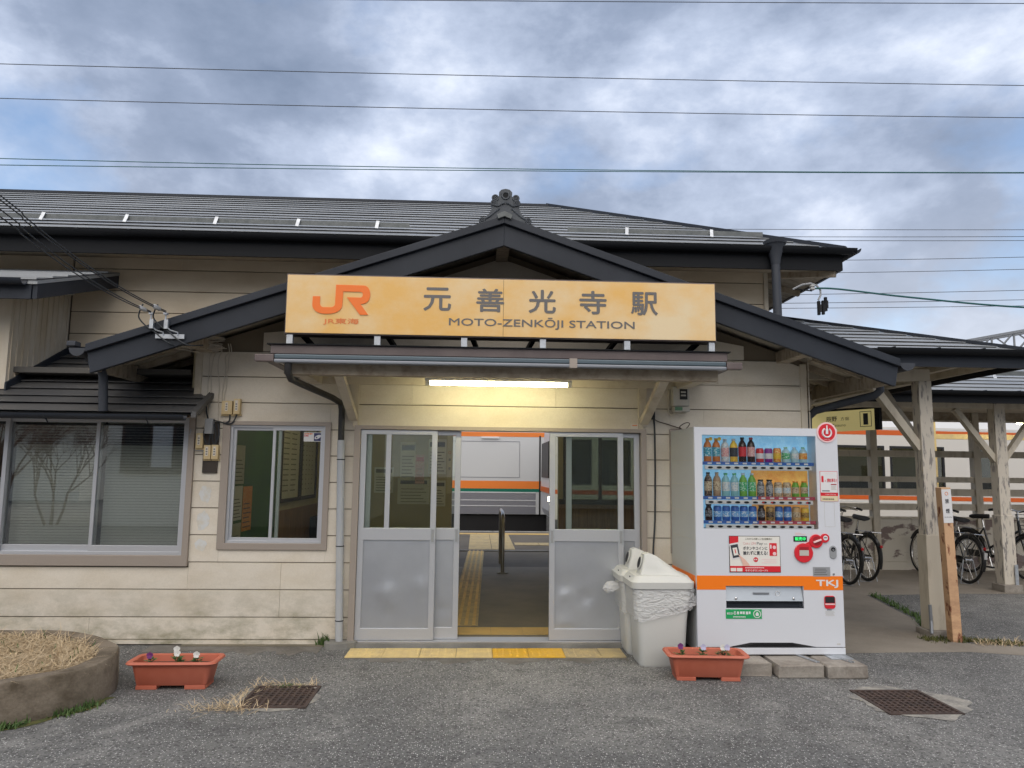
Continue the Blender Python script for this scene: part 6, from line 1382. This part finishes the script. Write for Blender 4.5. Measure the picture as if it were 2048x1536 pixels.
# ------------------------------------------------------------------ trains
def rail_car(name, label, x0, x1, y, zb, zs, winds, stripes, body, roofm, tilt=0.0, inside=True, zwin=(1.13, 2.22)):
    t = thing(name, label, 'train', ((x0+x1)/2, y, -0.8))
    holes = [(a, b, zwin[0], zwin[1]) for a, b in winds]
    MB().plate('y', x0, x1, zb, zs, holes, y, y+.05).build('car_side', body, t)
    for a, b in winds:
        p = MB().plate('y', a-.03, b+.03, zwin[0]-.03, zwin[1]+.03, [(a+.03, b-.03, zwin[0]+.03, zwin[1]-.03)], y-.006, y+.02).build('window', 'train_black', t); B(a, b, y+.02, y+.025, zwin[0], zwin[1]).build('pane', 'pane_train', p)
    for z0, z1, m in stripes: 
        segs = [(x0+.01, x1-.01)]
        for a, b in segs: B(a, b, y-.004, y-.0005, z0, z1).build('stripe', m, t)
    W = 2.8
    B(x0, x1, y+W-.05, y+W, zb, zs).build('far_side', body, t); B(x0, x1, y+.05, y+W-.05, zb, zb+.08).build('floor', 'train_black', t)
    rf = [(y, zs), (y+.06, zs+.17), (y+.35, zs+.33), (y+.9, zs+.42), (y+W/2, zs+.45), (y+W-.9, zs+.42), (y+W-.35, zs+.33), (y+W-.06, zs+.17), (y+W, zs)]
    MB().prism_x(rf, x0, x1).build('roof', roofm, t, smooth=True)
    for x in (x0, x1-.06): B(x, x+.06, y+.05, y+W-.05, zb, zs).build('end_wall', body, t)
    if inside:
        B(x0+.1, x1-.1, y+1.3, y+1.5, zs-.10, zs-.05).build('interior_lamp', 'train_lamp', t); B(x0+.1, x1-.1, y+W-.10, y+W-.06, zb+.1, 1.2).build('interior_wall', 'train_inside', t)
        k = x0+1
        while k < x1-1: B(k, k+.5, y+.2, y+1.0, zb+.3, 1.42).build('seat', 'train_seat', t); k += 1.7
    for k in range(int((x1-x0)/4)):
        xx = x0+1.5+k*4; B(xx, xx+1.6, y+.3, y+W-.3, -.55, zb-.05).build('underframe_box', 'train_black', t)
    B(x0+.2, x1-.2, y+.12, y+.16, -.35, zb).build('underframe', 'train_black', t)
    if tilt: t.rotation_euler = (0, R(tilt), 0)
    return t
mat('train_near', (0.60, 0.575, 0.53), 0.4, metal=0.1, fine=0.01)
NT = rail_car('railcar', 'silver train with orange stripes standing beyond the cycle shelter', 1.92, 24.0, 12.15, .22, 2.74, [(2.3, 2.85), (3.1, 3.85), (4.4, 6.9), (8.75, 10.5), (10.7, 12.1), (13.0, 13.75), (15.4, 17.2), (17.4, 19.2)],
              [(2.53, 2.66, 'train_orange'), (.86, .965, 'train_orange'), (.80, .815, 'train_white'), (2.69, 2.71, 'train_white')], 'train_near', 'train_white', 0.45)
B(1.80, 1.90, 12.17, 12.4, .66, .78).build('headlight', 'headlight', NT); MB().prism_y([(1.92, .22), (1.84, .4), (1.82, 1.0), (1.88, 2.2), (1.92, 2.7)], 12.2, 14.85).build('cab_front', 'train_steel', NT)
B(1.80, 1.87, 12.5, 14.5, 1.25, 2.2).build('windscreen', 'train_black', NT); B(1.805, 1.86, 12.22, 14.83, .86, 1.0).build('front_stripe', 'train_orange', NT)
FT = rail_car('railcar', 'silver train with orange and green stripes seen through the open doorway', -24.0, 2.35, 16.3, .19, 2.62, [(-22, -20.5), (-18, -16.4), (-14, -12.4), (-9.6, -8), (-5.6, -4.0), (-3.8, -2.2)],
              [(2.56, 2.70, 'train_orange2'), (.965, 1.20, 'train_orange2'), (.868, .963, 'train_green')], 'train_steel', 'train_steel', inside=False)
for z in (.835, .60, .43): B(-24, 1.8, 16.285, 16.2995, z, z+.022).build('body_rib', 'train_white', FT)
for z0, z1 in ((.625, .83), (.455, .595), (.20, .425)): B(-24, 1.8, 16.294, 16.2995, z0, z1).build('lower_panel', 'train_steel_dark', FT)
MB().plate('y', -1.6, 1.30, 1.30, 2.42, [(-1.585, 1.285, 1.315, 2.405)], 16.292, 16.2998).build('panel_seam', 'train_steel_dark', FT); B(1.90, 1.945, 16.28, 16.2985, .19, 2.6).build('gangway_edge', 'train_black', FT); B(.1, .65, 16.25, 16.2995, 2.50, 2.56).build('side_lamp', 'white_print', FT)

# ------------------------------------------------------------------ inside the hall
BRL = thing('barrier_rail', 'stainless hoop barrier rail standing in the hall opening', 'rail', (.39, 4.48, 0))
MB().tube([(.39, 4.48, 0), (.39, 4.48, .75), (.39, 4.53, .84), (.39, 4.63, .88), (.39, 5.5, .88), (.39, 5.62, .84), (.39, 5.66, .75), (.39, 5.66, 0)], .028, 12).build('hoop', 'stainless', BRL, smooth=True)
MB().lathe([(.09, 0), (.085, .012), (.03, .016)], (.39, 4.48, .012), 16).build('floor_flange', 'sill_concrete', BRL)
def poster(x0, x1, z0, z1, y, m, label, lines, bar=None, axis='y'):
    t = thing('poster', label, 'poster', ((x0+x1)/2 if axis == 'y' else y, y if axis == 'y' else (x0+x1)/2, z0), 'posters in the hall')
    def q(a, b, c, d, o, mm, nm):
        (B(a, b, y-.004-o, y-.003-o, c, d) if axis == 'y' else B(y+.003+o, y+.004+o, a, b, c, d)).build(nm, mm, t)
    q(x0, x1, z0, z1, 0, m, 'sheet'); w = x1-x0
    if bar: q(x0+w*.08, x1-w*.08, z1-(z1-z0)*.22, z1-(z1-z0)*.08, .0015, bar, 'heading')
    for k in range(lines): zz = z0+(z1-z0)*(.08+.62*k/max(lines, 1)); q(x0+w*.1, x1-w*(.1+.25*((k*7) % 3)/3), zz, zz+(z1-z0)*.025, .0015, 'sign_grey', 'printed_line')
poster(-1.62, -1.32, 1.15, 1.55, 5.1, 'paper', 'notice sheet at the left of the hall back wall', 6, 'sign_grey'); poster(-1.22, -.98, 1.35, 1.95, 5.1, 'paper', 'tall notice on the hall back wall', 7, 'ink'); poster(-1.25, -.75, .98, 1.38, 5.098, 'paper', 'wide notice with dark heading on the hall back wall', 5, 'ink'); poster(-.98, -.84, 1.30, 1.75, 5.09, 'd_pink', 'pinkish poster on the hall back wall', 3, 'red'); poster(-.78, -.50, 1.45, 2.0, 5.1, 'paper', 'notice with dark oval heading near the hall opening', 7, 'ink'); poster(-.74, -.50, .95, 1.35, 5.1, 'paper', 'lower notice near the hall opening', 6, 'sign_grey')
ns = thing('no_smoking_sign', 'narrow yellow no smoking sign beside the hall opening', 'sign', (-.44, 5.08, 1.2)); B(-.485, -.405, 5.085, 5.098, 1.15, 2.2).build('plate', 'cream_label', ns); text('禁', -.463, -.427, 1.66, 1.70, 5.083, 'ink', ns, bold=.02); text('煙', -.463, -.427, 1.52, 1.56, 5.083, 'ink', ns, bold=.02); MB().torus((-.445, 5.083, 1.79), .02, .003, 'y', 16, 4).build('mark', 'faded_orange', ns)
# timetable boards along the left wall (they face +x)
for i, (ya, yb, lab) in enumerate(((2.80, 3.72, 'nearer framed timetable board on the hall left wall'), (3.86, 4.75, 'farther framed timetable board on the hall left wall'))):
    t = thing('timetable_board', lab, 'notice board', (-2.48, (ya+yb)/2, 1.2), 'timetable boards')
    MB().plate('x', ya-.05, yb+.05, 1.08, 2.35, [(ya, yb, 1.13, 2.3)], -2.484, -2.45).build('frame', 'dark_timber', t); B(-2.483, -2.47, ya, yb, 1.13, 2.3).build('sheet', 'paper_dim', t)
    for c in range(4 if i else 2):
        for k in range(15):
            y = ya+(yb-ya)*(.1+.85*c/(4 if i else 2)); L = (yb-ya)*(.06 if i else .3); B(-2.4698, -2.469, y, y+L, 1.22+k*.068, 1.235+k*.068).build('timetable_line', 'sign_grey', t)
for i, (ya, yb, z0, z1, m, lab) in enumerate(((.95, 1.30, 1.35, 1.75, 'paper_dim', 'upper notice on the green wall panel'), (.92, 1.28, .98, 1.33, 'paper', 'middle notice on the green wall panel'), (1.30, 1.62, .85, 1.32, 'd_orange', 'orange poster on the green wall panel'), (.95, 1.28, .62, .95, 'paper_dim', 'lower notice on the green wall panel'))):
    poster(ya, yb, z0, z1, -2.468, m, lab, 6, None, 'x')
bn = thing('bench', 'dark wooden bench along the hall left wall', 'bench', (-2.3, 4, 0))
for k in range(3): B(-2.47+k*.14, -2.345+k*.14, 2.8, 5.0, .42, .45).build('seat_plank', 'bench_wood', bn)
for y in (3.0, 3.9, 4.85): B(-2.46, -2.08, y-.03, y+.03, 0.012, .419).build('leg', 'bench_wood', bn)
bx = B(-2.47, -2.1, 4.55, 4.95, .451, .80).build('waste_box', 'gutter_dark'); tag(bx, 'dark box standing on the far end of the hall bench', 'box')
stk = thing('window_sticker', 'white and navy sticker on the small window pane', 'sticker', (-1.475, -.003, 1.76)); B(-1.556, -1.395, -.0035, -.0015, 1.757, 1.838).build('sheet', 'white_print', stk); B(-1.466, -1.400, -.0045, -.0036, 1.762, 1.833).build('navy_field', 'navy', stk)
e_ = [(-1.432+.028*math.cos(2*math.pi*i/20)*1.0, 1.798+.017*math.sin(2*math.pi*i/20)+.010*math.cos(2*math.pi*i/20)) for i in range(20)]; MB().prism_y(e_, -.0055, -.0046).build('eye_mark', 'white_print', stk); MB().disc_y(-1.442, 1.793, .007, -.0065, -.0056, 12).build('eye_mark', 'navy', stk)
marks(-1.55, -1.475, 1.818, 1.832, -.0042, 'faded_orange', stk); marks(-1.55, -1.51, 1.80, 1.814, -.0042, 'red', stk)

# ------------------------------------------------------------------ across the street, behind the photographer (seen mirrored in the glass)
HS = thing('house', 'pale house with brown windows across the street, mirrored in the office window', 'house', (-7, -14, 0))
MB().box(-9.6, -3.2, -19, -13.0, 0, 5.2).build('wall', 'house_wall', HS)
w_ = B(-9.2, -7.0, -12.99, -12.9, 1.35, 3.3).build('window', 'house_brown', HS)
for a, b, m in ((-9.1, -8.5, 'black'), (-8.4, -7.9, 'curtain'), (-7.8, -7.1, 'black')): B(a, b, -12.89, -12.86, 1.5, 3.2).build('pane', m, w_)
MB().prism_x([(-19.5, 5.0), (-12.3, 5.0), (-16, 6.6)], -10.2, -2.6).build('roof', 'roof_metal_dark', HS)
MB().tube([(-6.55, -12.9, 0), (-6.55, -12.9, 5)], .05, 8).build('downpipe', 'house_brown', HS)
bn_ = thing('banner', 'tall red banner across the street, mirrored in the office window', 'banner', (-6.1, -11.5, 0)); B(-6.35, -5.85, -11.5, -11.48, .6, 2.6).build('cloth', 'banner_red', bn_); MB().tube([(-5.84, -11.49, 0), (-5.84, -11.49, 2.7)], .015, 6).build('pole', 'chrome', bn_)
def bare_tree(x, y, h, label, seed):
    r_ = random.Random(seed); t = thing('bare_tree', label, 'tree', (x, y, 0), 'bare trees across the street'); mb = MB()
    def grow(p, d, L, r, dep):
        q = p+d*L; mb.tube([p, p.lerp(q, .5)+Vector((r_.uniform(-.04, .04), r_.uniform(-.04, .04), 0))*L, q], [r, r*.85, r*.7], 5 if dep < 3 else 3, False)
        if dep >= 6: return
        for k in range(3 if dep < 4 else 2):
            dd = (d+Vector((r_.uniform(-.7, .7), r_.uniform(-.7, .7), r_.uniform(-.1, .5)))).normalized(); grow(q, dd, L*r_.uniform(.62, .82), r*.62, dep+1)
    grow(Vector((x, y, 0)), Vector((0, 0, 1)), h*.16, h*.009, 0); grow(Vector((x+.15, y, 0)), Vector((.3, .1, 1)).normalized(), h*.17, h*.008, 0); grow(Vector((x-.1, y+.1, 0)), Vector((-.35, .1, 1)).normalized(), h*.16, h*.008, 0); mb.build('trunk_and_branches', 'bark', t)
bare_tree(-10.9, -13.0, 5, 'bare tree left of the house across the street', 2); bare_tree(-13.6, -15, 7, 'larger bare tree farther left across the street', 5)
for i, (x0, x1, y0, h) in enumerate(((-34, -17, -26, 5), (0, 16, -24, 5.5), (18, 34, -25, 5))):
    t = thing('house', ('low house far left', 'low house straight across', 'low house far right')[i]+' beyond the street behind the camera', 'house', ((x0+x1)/2, y0, 0), 'houses across the street')
    B(x0, x1, y0-6, y0, 0, h-1.5).build('wall', 'house_wall', t); MB().prism_x([(y0-7, h-1.6), (y0+1, h-1.6), (y0-3, h+.8)], x0-.6, x1+.6).build('roof', 'roof_metal_dark', t)
    for k in range(3): B(x0+1.5+k*(x1-x0)/3.2, x0+3.3+k*(x1-x0)/3.2, y0, y0+.05, 1.0, 2.2).build('window', 'house_brown', t)

# repainted patches on the boards between the two windows
for i, (x, z, rx, rz) in enumerate(((-2.385, 1.285, .05, .075), (-2.395, 1.055, .055, .08), (-2.40, .845, .05, .05))):
    MB().prism_y([(a, b) for a, b in blob(x, z, rx, rz, 24, .12, 20+i)], -.0175, -.0163).build('paint_patch', 'pale_paint', WALL)

# smoother, dirtier asphalt along the foot of the wall
def ragged(x0, x1, y0, y1, seed):
    r_ = random.Random(seed); n = 40; top = [(x0+(x1-x0)*i/n, y1) for i in range(n+1)]
    bot = [(x1-(x1-x0)*i/n, y0+r_.uniform(-.05, .05)+.05*math.sin(i*.7)) for i in range(n+1)]; return top[::-1]+[(p[0], p[1]) for p in bot[::-1]]
mat('wall_foot', (0.115, 0.105, 0.092), 0.95, col2=(0.17, 0.16, 0.145), nscale=5, fine=0.2, fscale=70, bump=0.3, bscale=80)
wf = MB().prism_z(ragged(-2.75, -1.30, -.30, -.012, 3), -.01, .003).build('ground_patch', 'wall_foot', g)
wf = MB().prism_z(ragged(-1.05, 1.25, -.56, -.455, 5), -.01, .002).build('ground_patch', 'wall_foot', g)
